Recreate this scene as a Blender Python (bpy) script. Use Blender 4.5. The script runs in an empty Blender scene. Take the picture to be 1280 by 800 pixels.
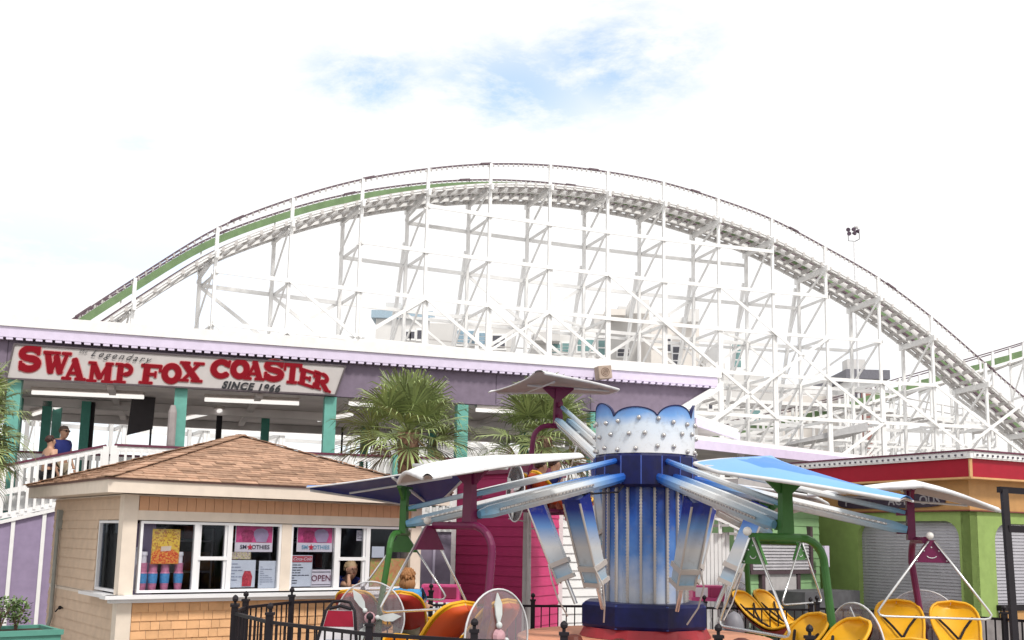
import bpy, math, random
from mathutils import Vector, Matrix, Euler
random.seed(7)
rad = math.radians
S = bpy.context.scene
COL = S.collection
CAM_H = 1.9; FPX = 1300.0; PPY = 480.0          # measured focal length and principal point of the photograph
CAM_E = Matrix.Rotation(rad(90) + math.atan(192 / 1300.), 3, 'X') @ Matrix.Rotation(rad(1.09), 3, 'Z')

def ray(px, py):
    return CAM_E @ Vector(((px - 640) / FPX, (PPY - py) / FPX, -1.0))
def at(px, py, Y):
    d = ray(px, py); return Vector((0, 0, CAM_H)) + d * (Y / d.y)
def on_plane(px, py, P0, n):
    d = ray(px, py); o = Vector((0, 0, CAM_H)); return o + d * ((P0 - o).dot(n) / d.dot(n))

# ---------------------------------------------------------------- materials
MATS = {}
def nd(nt, t, **k):
    n = nt.nodes.new(t)
    for a, b in k.items(): setattr(n, a, b)
    return n
def mat(name, col, rough=.6, metal=0., var=.12, scale=6., bump=0., bscale=40., spec=.4, island=0., dirt=0., coat=0.):
    if name in MATS: return MATS[name]
    m = bpy.data.materials.new(name); m.use_nodes = True; nt = m.node_tree; L = nt.links
    b = nt.nodes['Principled BSDF']
    b.inputs['Roughness'].default_value = rough; b.inputs['Metallic'].default_value = metal
    b.inputs['Specular IOR Level'].default_value = spec; b.inputs['Coat Weight'].default_value = coat
    tc = nd(nt, 'ShaderNodeTexCoord')
    nz = nd(nt, 'ShaderNodeTexNoise'); nz.inputs['Scale'].default_value = scale; nz.inputs['Detail'].default_value = 5
    L.new(tc.outputs['Object'], nz.inputs['Vector'])
    mr = nd(nt, 'ShaderNodeMapRange'); mr.inputs[1].default_value = .3; mr.inputs[2].default_value = .7
    mr.inputs[3].default_value = 1 - var; mr.inputs[4].default_value = 1 + var
    L.new(nz.outputs['Fac'], mr.inputs[0])
    hsv = nd(nt, 'ShaderNodeHueSaturation'); hsv.inputs['Color'].default_value = (*col, 1)
    if island:
        g = nd(nt, 'ShaderNodeNewGeometry'); m2 = nd(nt, 'ShaderNodeMapRange')
        m2.inputs[3].default_value = 1 - island; m2.inputs[4].default_value = 1 + island
        L.new(g.outputs['Random Per Island'], m2.inputs[0])
        mu = nd(nt, 'ShaderNodeMath', operation='MULTIPLY'); L.new(mr.outputs[0], mu.inputs[0]); L.new(m2.outputs[0], mu.inputs[1])
        L.new(mu.outputs[0], hsv.inputs['Value'])
    else: L.new(mr.outputs[0], hsv.inputs['Value'])
    out = hsv.outputs[0]
    if dirt:
        n2 = nd(nt, 'ShaderNodeTexNoise'); n2.inputs['Scale'].default_value = 2.3; n2.inputs['Detail'].default_value = 8; n2.inputs['Roughness'].default_value = .7
        mp = nd(nt, 'ShaderNodeMapping'); mp.inputs['Scale'].default_value = (1, 1, .25)
        L.new(tc.outputs['Object'], mp.inputs[0]); L.new(mp.outputs[0], n2.inputs['Vector'])
        r = nd(nt, 'ShaderNodeMapRange'); r.inputs[1].default_value = .52; r.inputs[2].default_value = .75; r.inputs[4].default_value = dirt
        L.new(n2.outputs['Fac'], r.inputs[0])
        mx = nd(nt, 'ShaderNodeMix', data_type='RGBA'); mx.inputs['B'].default_value = (.16, .13, .10, 1)
        L.new(r.outputs[0], mx.inputs['Factor']); L.new(out, mx.inputs['A']); out = mx.outputs['Result']
    L.new(out, b.inputs['Base Color'])
    if bump:
        n3 = nd(nt, 'ShaderNodeTexNoise'); n3.inputs['Scale'].default_value = bscale; n3.inputs['Detail'].default_value = 4
        L.new(tc.outputs['Object'], n3.inputs['Vector'])
        bp = nd(nt, 'ShaderNodeBump'); bp.inputs['Strength'].default_value = bump; bp.inputs['Distance'].default_value = .01
        L.new(n3.outputs['Fac'], bp.inputs['Height']); L.new(bp.outputs[0], b.inputs['Normal'])
    MATS[name] = m; return m
def ramp_mat(name, stops, axis='X', rough=.3, cloud=0., cscale=2., rnge=None):
    """paint that changes colour along one axis of the piece (an airbrushed fade), optionally broken up like clouds"""
    m = bpy.data.materials.new(name); m.use_nodes = True; nt = m.node_tree; L = nt.links
    b = nt.nodes['Principled BSDF']; b.inputs['Roughness'].default_value = rough; b.inputs['Specular IOR Level'].default_value = .35
    tc = nd(nt, 'ShaderNodeTexCoord'); sp = nd(nt, 'ShaderNodeSeparateXYZ'); L.new(tc.outputs['Generated'], sp.inputs[0])
    f = sp.outputs[axis]
    if cloud:
        nz = nd(nt, 'ShaderNodeTexNoise'); nz.inputs['Scale'].default_value = cscale; nz.inputs['Detail'].default_value = 3
        L.new(tc.outputs['Object'], nz.inputs['Vector'])
        a = nd(nt, 'ShaderNodeMath', operation='SUBTRACT'); a.inputs[1].default_value = .5; L.new(nz.outputs['Fac'], a.inputs[0])
        c = nd(nt, 'ShaderNodeMath', operation='MULTIPLY'); c.inputs[1].default_value = cloud; L.new(a.outputs[0], c.inputs[0])
        d = nd(nt, 'ShaderNodeMath', operation='ADD'); L.new(f, d.inputs[0]); L.new(c.outputs[0], d.inputs[1]); f = d.outputs[0]
    r = nd(nt, 'ShaderNodeValToRGB'); L.new(f, r.inputs[0])
    e = r.color_ramp.elements
    e[0].position, e[0].color = stops[0][0], (*stops[0][1], 1)
    e[1].position, e[1].color = stops[-1][0], (*stops[-1][1], 1)
    for p, c in stops[1:-1]:
        q = e.new(p); q.color = (*c, 1)
    n2 = nd(nt, 'ShaderNodeTexNoise'); n2.inputs['Scale'].default_value = 7; n2.inputs['Detail'].default_value = 9; n2.inputs['Roughness'].default_value = .75; L.new(tc.outputs['Object'], n2.inputs['Vector'])
    q2 = nd(nt, 'ShaderNodeMapRange'); q2.inputs[1].default_value = .54; q2.inputs[2].default_value = .74; q2.inputs[4].default_value = .45; L.new(n2.outputs['Fac'], q2.inputs[0])
    mx = nd(nt, 'ShaderNodeMix', data_type='RGBA'); mx.inputs['B'].default_value = (.20, .17, .15, 1); L.new(q2.outputs[0], mx.inputs['Factor']); L.new(r.outputs[0], mx.inputs['A'])
    L.new(mx.outputs['Result'], b.inputs['Base Color']); MATS[name] = m; return m
def glass_mat(name, tint=(1, 1, 1), body=.1, gl=.12, col=(.8, .85, .9)):
    m = bpy.data.materials.new(name); m.use_nodes = True; nt = m.node_tree; L = nt.links
    for n in list(nt.nodes): nt.nodes.remove(n)
    o = nd(nt, 'ShaderNodeOutputMaterial'); t = nd(nt, 'ShaderNodeBsdfTransparent'); t.inputs[0].default_value = (*tint, 1)
    d = nd(nt, 'ShaderNodeBsdfDiffuse'); d.inputs[0].default_value = (*col, 1)
    g = nd(nt, 'ShaderNodeBsdfGlossy'); g.inputs['Roughness'].default_value = .03; g.inputs[0].default_value = (.45, .5, .55, 1)
    a = nd(nt, 'ShaderNodeMixShader'); a.inputs[0].default_value = body; L.new(t.outputs[0], a.inputs[1]); L.new(d.outputs[0], a.inputs[2])
    fr = nd(nt, 'ShaderNodeLayerWeight'); fr.inputs[0].default_value = .12
    ad = nd(nt, 'ShaderNodeMath', operation='ADD'); ad.inputs[1].default_value = gl; L.new(fr.outputs['Fresnel'], ad.inputs[0])
    c = nd(nt, 'ShaderNodeMixShader'); L.new(ad.outputs[0], c.inputs[0]); L.new(a.outputs[0], c.inputs[1]); L.new(g.outputs[0], c.inputs[2])
    L.new(c.outputs[0], o.inputs[0]); MATS[name] = m; return m
def emit_mat(name, col, s):
    m = bpy.data.materials.new(name); m.use_nodes = True
    b = m.node_tree.nodes['Principled BSDF']; b.inputs['Base Color'].default_value = (.8, .8, .8, 1)
    b.inputs['Emission Color'].default_value = (*col, 1); b.inputs['Emission Strength'].default_value = s; return m

# ---------------------------------------------------------------- mesh builder
class MB:
    def __init__(s): s.v = []; s.f = []; s.mi = []; s.cur = 0
    def add(s, vs, fs):
        o = len(s.v); s.v += [Vector(p) for p in vs]; s.f += [tuple(o + i for i in f) for f in fs]; s.mi += [s.cur] * len(fs); return s
    def hexa(s, p):   # 8 points: bottom ring 0-3, top ring 4-7
        return s.add(p, [(0, 3, 2, 1), (4, 5, 6, 7), (0, 1, 5, 4), (1, 2, 6, 5), (2, 3, 7, 6), (3, 0, 4, 7)])
    def box(s, c, d, ax=None):
        c = Vector(c); X, Y, Z = ax if ax else (Vector((1, 0, 0)), Vector((0, 1, 0)), Vector((0, 0, 1)))
        X, Y, Z = Vector(X) * d[0] / 2, Vector(Y) * d[1] / 2, Vector(Z) * d[2] / 2
        return s.hexa([c - X - Y - Z, c + X - Y - Z, c + X + Y - Z, c - X + Y - Z, c - X - Y + Z, c + X - Y + Z, c + X + Y + Z, c - X + Y + Z])
    def beam(s, a, b, w, h, up=(0, 0, 1)):
        a, b = Vector(a), Vector(b); d = (b - a); L = d.length
        if L < 1e-6: return s
        d /= L; up = Vector(up); sd = d.cross(up)
        if sd.length < 1e-3: sd = d.cross(Vector((0, 1, 0)))
        sd.normalize(); u2 = sd.cross(d)
        return s.box((a + b) / 2, (L, w, h), (d, sd, u2))
    def tube(s, pts, r, n=8, cap=True):
        pts = [Vector(p) for p in pts]; rs = r if isinstance(r, (list, tuple)) else [r] * len(pts)
        vs = []; fs = []; ref = None
        for i, p in enumerate(pts):
            t = (pts[min(i + 1, len(pts) - 1)] - pts[max(i - 1, 0)]).normalized()
            if ref is None: ref = t.cross(Vector((0, 0, 1)) if abs(t.z) < .9 else Vector((0, 1, 0))).normalized()
            ref = (ref - t * ref.dot(t)).normalized(); o = t.cross(ref)
            for k in range(n):
                a = 2 * math.pi * k / n; vs.append(p + (ref * math.cos(a) + o * math.sin(a)) * rs[i])
        for i in range(len(pts) - 1):
            for k in range(n):
                fs.append((i * n + k, i * n + (k + 1) % n, (i + 1) * n + (k + 1) % n, (i + 1) * n + k))
        if cap: fs += [tuple(range(n))[::-1], tuple((len(pts) - 1) * n + k for k in range(n))]
        return s.add(vs, fs)
    def lathe(s, c, prof, n=24, a0=0.):
        c = Vector(c); vs = []; fs = []
        for (r, z) in prof:
            for k in range(n):
                a = a0 + 2 * math.pi * k / n; vs.append(c + Vector((r * math.cos(a), r * math.sin(a), z)))
        for i in range(len(prof) - 1):
            for k in range(n): fs.append((i * n + k, i * n + (k + 1) % n, (i + 1) * n + (k + 1) % n, (i + 1) * n + k))
        fs += [tuple(range(n))[::-1], tuple((len(prof) - 1) * n + k for k in range(n))]
        return s.add(vs, fs)
    def ball(s, c, r, n=8, m=6, sc=(1, 1, 1)):
        c = Vector(c); vs = [c + Vector((0, 0, -r * sc[2]))]; fs = []
        for i in range(1, m):
            a = -math.pi / 2 + math.pi * i / m
            for k in range(n):
                b = 2 * math.pi * k / n; vs.append(c + Vector((r * sc[0] * math.cos(a) * math.cos(b), r * sc[1] * math.cos(a) * math.sin(b), r * sc[2] * math.sin(a))))
        vs.append(c + Vector((0, 0, r * sc[2]))); T = len(vs) - 1
        for k in range(n): fs.append((0, 1 + (k + 1) % n, 1 + k))
        for i in range(m - 2):
            for k in range(n): a = 1 + i * n; fs.append((a + k, a + (k + 1) % n, a + n + (k + 1) % n, a + n + k))
        a = 1 + (m - 2) * n
        for k in range(n): fs.append((a + k, a + (k + 1) % n, T))
        return s.add(vs, fs)
    def prism(s, poly, ext):
        poly = [Vector(p) for p in poly]; e = Vector(ext); n = len(poly)
        fs = [tuple(range(n))[::-1], tuple(range(n, 2 * n))] + [(i, (i + 1) % n, n + (i + 1) % n, n + i) for i in range(n)]
        return s.add(poly + [p + e for p in poly], fs)
    def quad(s, a, b, c, d): return s.add([a, b, c, d], [(0, 1, 2, 3)])
    def grid(s, rows):
        n = len(rows[0]); vs = [p for r in rows for p in r]
        return s.add(vs, [(i * n + k, i * n + k + 1, (i + 1) * n + k + 1, (i + 1) * n + k) for i in range(len(rows) - 1) for k in range(n - 1)])
    def build(s, name, mats, parent=None, smooth=False, world=True, recalc=True, **t):
        me = bpy.data.meshes.new(name)
        vs = s.v
        o = bpy.data.objects.new(name, me)
        if parent is not None and world:
            M = WM[parent].inverted(); vs = [M @ p for p in vs]
        elif parent is None and world:
            xs = [p.x for p in vs]; ys = [p.y for p in vs]; zs = [p.z for p in vs]
            c = Vector(((min(xs) + max(xs)) / 2, (min(ys) + max(ys)) / 2, min(zs))); vs = [p - c for p in vs]; o.location = c
        me.from_pydata([tuple(p) for p in vs], [], s.f)
        for m in (mats if isinstance(mats, (list, tuple)) else [mats]): me.materials.append(m)
        for p, i in zip(me.polygons, s.mi): p.material_index = i; p.use_smooth = smooth
        if recalc:
            import bmesh
            bm = bmesh.new(); bm.from_mesh(me); bmesh.ops.recalc_face_normals(bm, faces=bm.faces); bm.to_mesh(me); bm.free()
        me.update(); COL.objects.link(o)
        if parent is not None: o.parent = parent; WM[o] = WM[parent]
        else: WM[o] = Matrix.Translation(o.location)
        for k, v in t.items(): o[k] = v
        return o
WM = {}
Zu = Vector((0, 0, 1))
def thing(name, label, cat, loc=(0, 0, 0), rz=0., group=None):
    o = bpy.data.objects.new(name, None); o.empty_display_size = .2; COL.objects.link(o)
    o.location = loc; o.rotation_euler = (0, 0, rz); o['label'] = label; o['category'] = cat
    if group: o['group'] = group
    WM[o] = Matrix.Translation(Vector(loc)) @ Matrix.Rotation(rz, 4, 'Z'); return o
def tag(o, label, cat, group=None):
    o['label'] = label; o['category'] = cat
    if group: o['group'] = group
    return o
def kids(o): return [c for c in bpy.data.objects if c.parent == o]
def copy_tree(o, parent=None):
    ch = kids(o)
    c = o.copy(); COL.objects.link(c)
    if parent is not None: c.parent = parent
    for k in ch: copy_tree(k, c)
    return c
def text_mesh(body, size, shear=0., offset=0., extrude=.004, space=1., align='CENTER'):
    cu = bpy.data.curves.new('txt', 'FONT'); cu.body = body; cu.size = size; cu.shear = shear; cu.offset = offset
    cu.extrude = extrude; cu.space_character = space; cu.align_x = align; cu.align_y = 'CENTER'; cu.resolution_u = 3
    o = bpy.data.objects.new('txt', cu); COL.objects.link(o); bpy.context.view_layer.update()
    me = bpy.data.meshes.new_from_object(o.evaluated_get(bpy.context.evaluated_depsgraph_get()))
    bpy.data.objects.remove(o); bpy.data.curves.remove(cu); return me
def text_obj(name, body, size, pos, X, m, parent=None, up=Vector((0, 0, 1)), **k):
    """lettering in the plane spanned by X (reading direction) and up"""
    me = text_mesh(body, size, **k); me.materials.clear(); me.materials.append(m)
    X = Vector(X).normalized(); N = X.cross(up).normalized(); M = Matrix(((X.x, up.x, N.x, pos[0]), (X.y, up.y, N.y, pos[1]), (X.z, up.z, N.z, pos[2]), (0, 0, 0, 1)))
    if parent is not None: M = WM[parent].inverted() @ M
    me.transform(M); o = bpy.data.objects.new(name, me); COL.objects.link(o)
    if parent is not None: o.parent = parent; WM[o] = WM[parent]
    return o
def skin_mesh(verts, edges, sub=2):
    """body surface grown round a skeleton: verts = [((x,y,z), radius)], first vertex is the root"""
    me = bpy.data.meshes.new('sk'); me.from_pydata([v[0] for v in verts], edges, []); o = bpy.data.objects.new('sk', me); COL.objects.link(o)
    md = o.modifiers.new('s', 'SKIN'); 
    for i, v in enumerate(verts):
        sv = me.skin_vertices[0].data[i]; r = v[1]; sv.radius = (r, r) if not isinstance(r, tuple) else r; sv.use_root = (i == 0)
    md.use_smooth_shade = True
    sb = o.modifiers.new('b', 'SUBSURF'); sb.levels = sub; sb.render_levels = sub
    bpy.context.view_layer.update()
    r = bpy.data.meshes.new_from_object(o.evaluated_get(bpy.context.evaluated_depsgraph_get()))
    bpy.data.objects.remove(o); bpy.data.meshes.remove(me)
    for p in r.polygons: p.use_smooth = True
    return r
def mesh_part(name, me, m, parent, loc=(0, 0, 0)):
    me.materials.clear(); me.materials.append(m); o = bpy.data.objects.new(name, me); COL.objects.link(o); o.parent = parent; o.location = loc
    WM[o] = WM[parent]; return o

# ---------------------------------------------------------------- palette
WHITE = mat('white_paint', (.84, .84, .84), .55, var=.04, dirt=.08)
WHITE2 = mat('coaster_timber', (.86, .86, .86), .7, var=.05, scale=1.5, dirt=.04)
TRUSSG = mat('tie_timber', (.54, .52, .51), .8, var=.15, scale=3, dirt=.12)
RAILB = mat('rail_brown', (.12, .08, .10), .6, var=.25)
GREENB = mat('green_board', (.16, .25, .12), .7, var=.15, scale=2)
LAV = mat('lavender_paint', (.31, .25, .38), .7, var=.08, dirt=.08, spec=.2)
LAVL = mat('pale_lavender_paint', (.70, .63, .80), .7, var=.05, dirt=.04, spec=.2)
PURP = mat('purple_fascia_paint', (.215, .175, .235), .8, var=.09, dirt=.10, spec=.15)
TEAL = mat('teal_paint', (.14, .40, .34), .6, var=.08, dirt=.05)
CEIL = mat('ceiling_board', (.74, .70, .70), .8, var=.15, scale=1.2)
MAROON = mat('maroon_paint', (.13, .03, .06), .5, var=.1)
DARKM = mat('dark_metal', (.014, .011, .015), .5, var=.2, spec=.22)
CREAM = mat('cream_paint', (.76, .66, .56), .65, var=.05, dirt=.12)
PEACH = mat('peach_shingle', (.74, .43, .225), .8, dirt=.10, var=.10, spec=.2, island=.08, bump=.3)
PEACH2 = mat('peach_board', (.64, .36, .21), .7, var=.06, bump=.2)
BEIGE = mat('beige_clapboard', (.64, .49, .37), .75, var=.07, bump=.2, dirt=.08, spec=.2)
ROOFS = mat('brown_shingle', (.37, .235, .165), .95, var=.18, scale=14, spec=.1, island=.30, bump=.5)
VINYL = mat('white_vinyl', (.82, .82, .84), .35, var=.02)
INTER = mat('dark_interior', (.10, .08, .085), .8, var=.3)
PANE = glass_mat('window_glass', body=.0, gl=.02, tint=(.92,.92,.95))
CHROME = mat('chrome_tube', (.72, .72, .72), .25, .85, var=.08)
CONC = mat('concrete', (.33, .31, .29), .85, var=.15, scale=1.3, bump=.3, dirt=.3)
# ================================================================ camera, world, sun
cd = bpy.data.cameras.new('camera'); cam = bpy.data.objects.new('camera', cd); COL.objects.link(cam); S.camera = cam
cd.sensor_width = 36; cd.lens = FPX / 1280 * 36; cd.shift_y = 80 / 1280.; cd.clip_end = 3000; cd.clip_start = .05
M4 = CAM_E.to_4x4(); M4.translation = Vector((0, 0, CAM_H)); cam.matrix_world = M4
SUN_EL, SUN_AZ = 52, 146      # azimuth clockwise from +Y: behind the camera and to its right
W = bpy.data.worlds.new('World'); S.world = W; W.use_nodes = True; nt = W.node_tree; L = nt.links
for n in list(nt.nodes): nt.nodes.remove(n)
out = nd(nt, 'ShaderNodeOutputWorld')
sky = nd(nt, 'ShaderNodeTexSky', sky_type='NISHITA', sun_disc=False, sun_elevation=rad(SUN_EL), sun_rotation=rad(SUN_AZ)); sky.air_density = 1.0; sky.dust_density = .3; sky.ozone_density = 3.5
bg = nd(nt, 'ShaderNodeBackground'); bg.inputs[1].default_value = .15; hs = nd(nt, 'ShaderNodeHueSaturation'); hs.inputs['Saturation'].default_value = 1.1; hs.inputs['Value'].default_value = 1.9; L.new(sky.outputs[0], hs.inputs['Color']); L.new(hs.outputs[0], bg.inputs[0])
bc = nd(nt, 'ShaderNodeBackground'); bc.inputs[0].default_value = (1, .995, .99, 1); bc.inputs[1].default_value = 1.0
tc = nd(nt, 'ShaderNodeTexCoord'); nrm = nd(nt, 'ShaderNodeVectorMath', operation='NORMALIZE'); L.new(tc.outputs['Generated'], nrm.inputs[0])
nz = nd(nt, 'ShaderNodeTexNoise'); nz.inputs['Scale'].default_value = 7.5; nz.inputs['Detail'].default_value = 7; nz.inputs['Roughness'].default_value = .66; nz.inputs['Distortion'].default_value = .15
mp = nd(nt, 'ShaderNodeMapping'); mp.inputs['Scale'].default_value = (1, 1, 2.4); L.new(nrm.outputs[0], mp.inputs[0]); L.new(mp.outputs[0], nz.inputs['Vector'])
tot = None
for (px, py, wid, amp) in [(770, 75, .095, 1.15), (465, 102, .065, 1.1), (640, 112, .095, 1.05), (175, 185, .03, .55), (40, 360, .15, .7), (200, 345, .09, .5), (600, 400, .12, .14), (1040, 470, .07, .25), (40, 520, .15, .75), (450, 540, .12, .7)]:
    d = ray(px, py).normalized()
    sb = nd(nt, 'ShaderNodeVectorMath', operation='SUBTRACT'); sb.inputs[1].default_value = d; L.new(nrm.outputs[0], sb.inputs[0])
    sc = nd(nt, 'ShaderNodeVectorMath', operation='MULTIPLY'); sc.inputs[1].default_value = (1, 1, 2.1); L.new(sb.outputs[0], sc.inputs[0])
    ln = nd(nt, 'ShaderNodeVectorMath', operation='LENGTH'); L.new(sc.outputs[0], ln.inputs[0])
    r = nd(nt, 'ShaderNodeMapRange', interpolation_type='SMOOTHSTEP'); r.inputs[1].default_value = 0; r.inputs[2].default_value = wid * 1.7
    r.inputs[3].default_value = amp; r.inputs[4].default_value = 0; L.new(ln.outputs['Value'], r.inputs[0])
    if tot is None: tot = r.outputs[0]
    else:
        a = nd(nt, 'ShaderNodeMath', operation='MAXIMUM'); L.new(tot, a.inputs[0]); L.new(r.outputs[0], a.inputs[1]); tot = a.outputs[0]
nr = nd(nt, 'ShaderNodeMapRange'); nr.inputs[1].default_value = .40; nr.inputs[2].default_value = .60; L.new(nz.outputs['Fac'], nr.inputs[0])
mu = nd(nt, 'ShaderNodeMath', operation='MULTIPLY'); L.new(tot, mu.inputs[0]); L.new(nr.outputs[0], mu.inputs[1])
m3 = nd(nt, 'ShaderNodeMath', operation='MULTIPLY'); m3.inputs[1].default_value = .62; m3.use_clamp = True; L.new(mu.outputs[0], m3.inputs[0])
mx = nd(nt, 'ShaderNodeMixShader'); L.new(m3.outputs[0], mx.inputs[0]); L.new(bc.outputs[0], mx.inputs[1]); L.new(bg.outputs[0], mx.inputs[2]); L.new(mx.outputs[0], out.inputs[0])
ld = bpy.data.lights.new('sun', 'SUN'); ld.energy = 2.4; ld.angle = rad(10); ld.color = (1, .95, .88)
sun = bpy.data.objects.new('sun', ld); COL.objects.link(sun)
sd = Vector((math.sin(rad(SUN_AZ)) * math.cos(rad(SUN_EL)), math.cos(rad(SUN_AZ)) * math.cos(rad(SUN_EL)), math.sin(rad(SUN_EL))))
sun.rotation_euler = sd.to_track_quat('Z', 'Y').to_euler(); sun.location = (0, 0, 60)
vs = S.view_settings; S.display_settings.display_device = 'sRGB'; vs.view_transform = 'Standard'; vs.look = 'None'; vs.gamma = 1; vs.exposure = 0.17
S.cycles.max_bounces = 6; S.cycles.transparent_max_bounces = 12; S.cycles.diffuse_bounces = 3; S.cycles.caustics_reflective = False; S.cycles.caustics_refractive = False

g = MB(); g.quad((-600, -100, 0), (600, -100, 0), (600, 1500, 0), (-600, 1500, 0)); o = g.build('ground', CONC); o['kind'] = 'structure'

# ================================================================ roller coaster
PXC = [169, 270, 364.5, 454, 537, 614.5, 687.5, 762, 828, 897, 964, 1031, 1096, 1162, 1231]
ZR = [12.96, 15.86, 17.91, 19.50, 20.66, 21.51, 21.99, 22.14, 22.0, 21.46, 20.64, 19.28, 17.70, 15.53, 12.87]
DS = 3.48; p0 = at(169, 348, 45)
near = [Vector((p0.x, p0.y))]; head = [rad(31)]
for i in range(1, 18):
    th = rad(31 + (10 - 31) * (i - .5) / 14); near.append(near[-1] + Vector((math.cos(th), math.sin(th))) * DS); head.append(th)
ZR = ZR + [10.1, 7.4, 5.2]
pre = []; zp = []; q = near[0].copy()
for k in range(5):
    th = rad(32.5); q = q - Vector((math.cos(th), math.sin(th))) * DS; pre.append(q.copy()); zp.append([9.9, 7.2, 5.2, 3.9, 3.2][k])
near = pre[::-1] + near; ZR = zp[::-1] + ZR; head = [rad(32.5)] * 5 + head
N = len(near); HEAD = [(head[i] + head[min(i + 1, N - 1)]) / 2 for i in range(N)]
TW = 3.1
LEV = [4.05, 6.5, 8.95, 11.35, 13.8, 16.25, 18.65]
coaster = thing('roller_coaster', 'tall white timber roller coaster hill arching behind the station roof', 'roller coaster', (near[N // 2].x, near[N // 2].y, 0))
def across(i): return Vector((-math.sin(HEAD[i]), math.cos(HEAD[i])))
def P3(v2, z): return Vector((v2.x, v2.y, z))
far = [near[i] + across(i) * TW for i in range(N)]
def crom(P, k=6):
    o = []
    for i in range(len(P) - 1):
        a, b, c, d = P[max(i - 1, 0)], P[i], P[i + 1], P[min(i + 2, len(P) - 1)]
        for j in range(k):
            t = j / k; o.append(.5 * ((2 * b) + (c - a) * t + (2 * a - 5 * b + 4 * c - d) * t * t + (3 * b - a - 3 * c + d) * t ** 3))
    o.append(P[-1]); return o
DECK = 1.1
nd_ = crom([P3(near[i], ZR[i] - DECK) for i in range(N)]); fd_ = crom([P3(far[i], ZR[i] - DECK) for i in range(N)])
def batter(i, z):   # the leaning post beyond the far posts
    top = min(ZR[i] - DECK - .6, 17.6); return far[i] + across(i) * (.3 + max(0, top - z) * .32)
for i in range(N):
    dk = ZR[i] - DECK; a = across(i); m = MB(); along = Vector((math.cos(HEAD[i]), math.sin(HEAD[i]), 0))
    m.box(P3(near[i], (dk + 1.12) / 2), (.15, .15, dk + 1.12), (along, P3(a, 0), Vector((0, 0, 1))))
    m.box(P3(far[i], dk / 2), (.17, .17, dk), (along, P3(a, 0), Vector((0, 0, 1)))); m.box(P3(far[i] + a * .06, dk + .6), (.07, .05, 1.2), (along, P3(a, 0), Vector((0, 0, 1))))
    for z in LEV[::-1]:                       # doubled timbers on the lower storeys
        if z < dk - 4.5:
            m.box(P3(near[i] - a * .0 + Vector((along.x, along.y)) * .14, z / 2), (.105, .14, z), (along, P3(a, 0), Vector((0, 0, 1)))); break
    m.beam(P3(near[i] - a * .35, dk - .22), P3(far[i] + a * .35, dk - .22), .14, .34)
    lv = [z for z in LEV if z < dk - .9]
    for z in lv: m.beam(P3(near[i] - a * .12 + Vector((along.x, along.y)) * .15, z), P3(far[i] + a * .12 + Vector((along.x, along.y)) * .15, z), .06, .16)
    zz = [0.1] + lv + [dk - .35]
    for j in range(len(zz) - 1):
        m.beam(P3(far[i] - Vector((along.x, along.y)) * .12, zz[j] + .1), P3(near[i] - Vector((along.x, along.y)) * .12, zz[j + 1] - .1), .05, .15)
    if 9 <= i <= 16:
        top = min(dk - .6, 17.6)
        for sgn in (1,):
            m.beam(P3(batter(i, top), top), P3(batter(i, 0), 0), .17, .2)
        for z in lv:
            if z < top - 1: m.beam(P3(far[i] + Vector((along.x, along.y)) * .15, z - .02), P3(batter(i, z) + Vector((along.x, along.y)) * .15, z - .02), .06, .15)
        z2 = [z for z in lv if z < top - 1]
        for j in range(1, len(z2), 1): m.beam(P3(batter(i, z2[j - 1]) - Vector((along.x, along.y)) * .12, z2[j - 1]), P3(far[i] - Vector((along.x, along.y)) * .12, z2[j]), .05, .14)
    m.build('support_bent', WHITE2, coaster)
for z in LEV:
    rows = [[(near[i] - across(i) * .125) for i in range(N)], [(far[i] + across(i) * .125) for i in range(N)]]
    for r_i, row in enumerate(rows):
        idx = [i for i in range(N) if ZR[i] - DECK > z + .75]
        if len(idx) < 2: continue
        m = MB()
        for i in range(idx[0], idx[-1]): m.beam(P3(row[i], z), P3(row[i + 1], z), .07, .20)
        m.build('ledger', WHITE2, coaster)
    idx = [i for i in range(9, 17)]
    if len(idx) > 1 and z < 16:
        m = MB()
        for i in range(idx[0], idx[-1]): m.beam(P3(batter(i, z) + across(i) * .13, z), P3(batter(i + 1, z) + across(i + 1) * .13, z), .07, .16)
        m.build('ledger', WHITE2, coaster)
def near_diag(i, l0, di, steps, side=0):
    m = MB(); src = near if side == 0 else far; s_ = -.19 if side == 0 else .19
    a = P3(src[i] + across(i) * s_, LEV[l0]); j, l = i, l0
    for _ in range(steps): j += di; l -= 1
    j = max(0, min(N - 1, j)); l = max(l, 0)
    m.beam(a, P3(src[j] + across(j) * s_, LEV[l]), .055, .17); m.build('diagonal_brace', WHITE2, coaster)
for i, l0, di, st in [(8, 3, 1, 3), (9, 4, 1, 2), (11, 4, 1, 2), (12, 5, 1, 3), (12, 3, 1, 2), (14, 3, -1, 2), (13, 4, 1, 2), (17, 3, 1, 3), (18, 3, 1, 3), (20, 3, -1, 3), (19, 1, -1, 1), (7, 3, 1, 2), (15, 3, -1, 3), (7, 4, 1, 2), (9, 4, -1, 2), (10, 4, 1, 2), (14, 5, 1, 2), (16, 4, -1, 2), (6, 3, 1, 1), (7, 3, -1, 1), (9, 3, 1, 1), (10, 3, -1, 1), (13, 2, 1, 1), (14, 2, -1, 1), (16, 3, 1, 1), (17, 2, -1, 1), (21, 2, -1, 1), (19, 2, 1, 1), (20, 1, -1, 1), (21, 1, -1, 1)]:
    near_diag(i, l0, di, st)
for i, l0, di, st in [(6, 4, 1, 2), (8, 4, -1, 2), (10, 3, -1, 2), (13, 4, 1, 2), (16, 3, -1, 2), (19, 3, 1, 3), (8, 3, 1, 2), (7, 4, 1, 2), (10, 5, 1, 2), (12, 5, -1, 2), (14, 5, -1, 2)]:
    near_diag(i, l0, di, st, 1)
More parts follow.
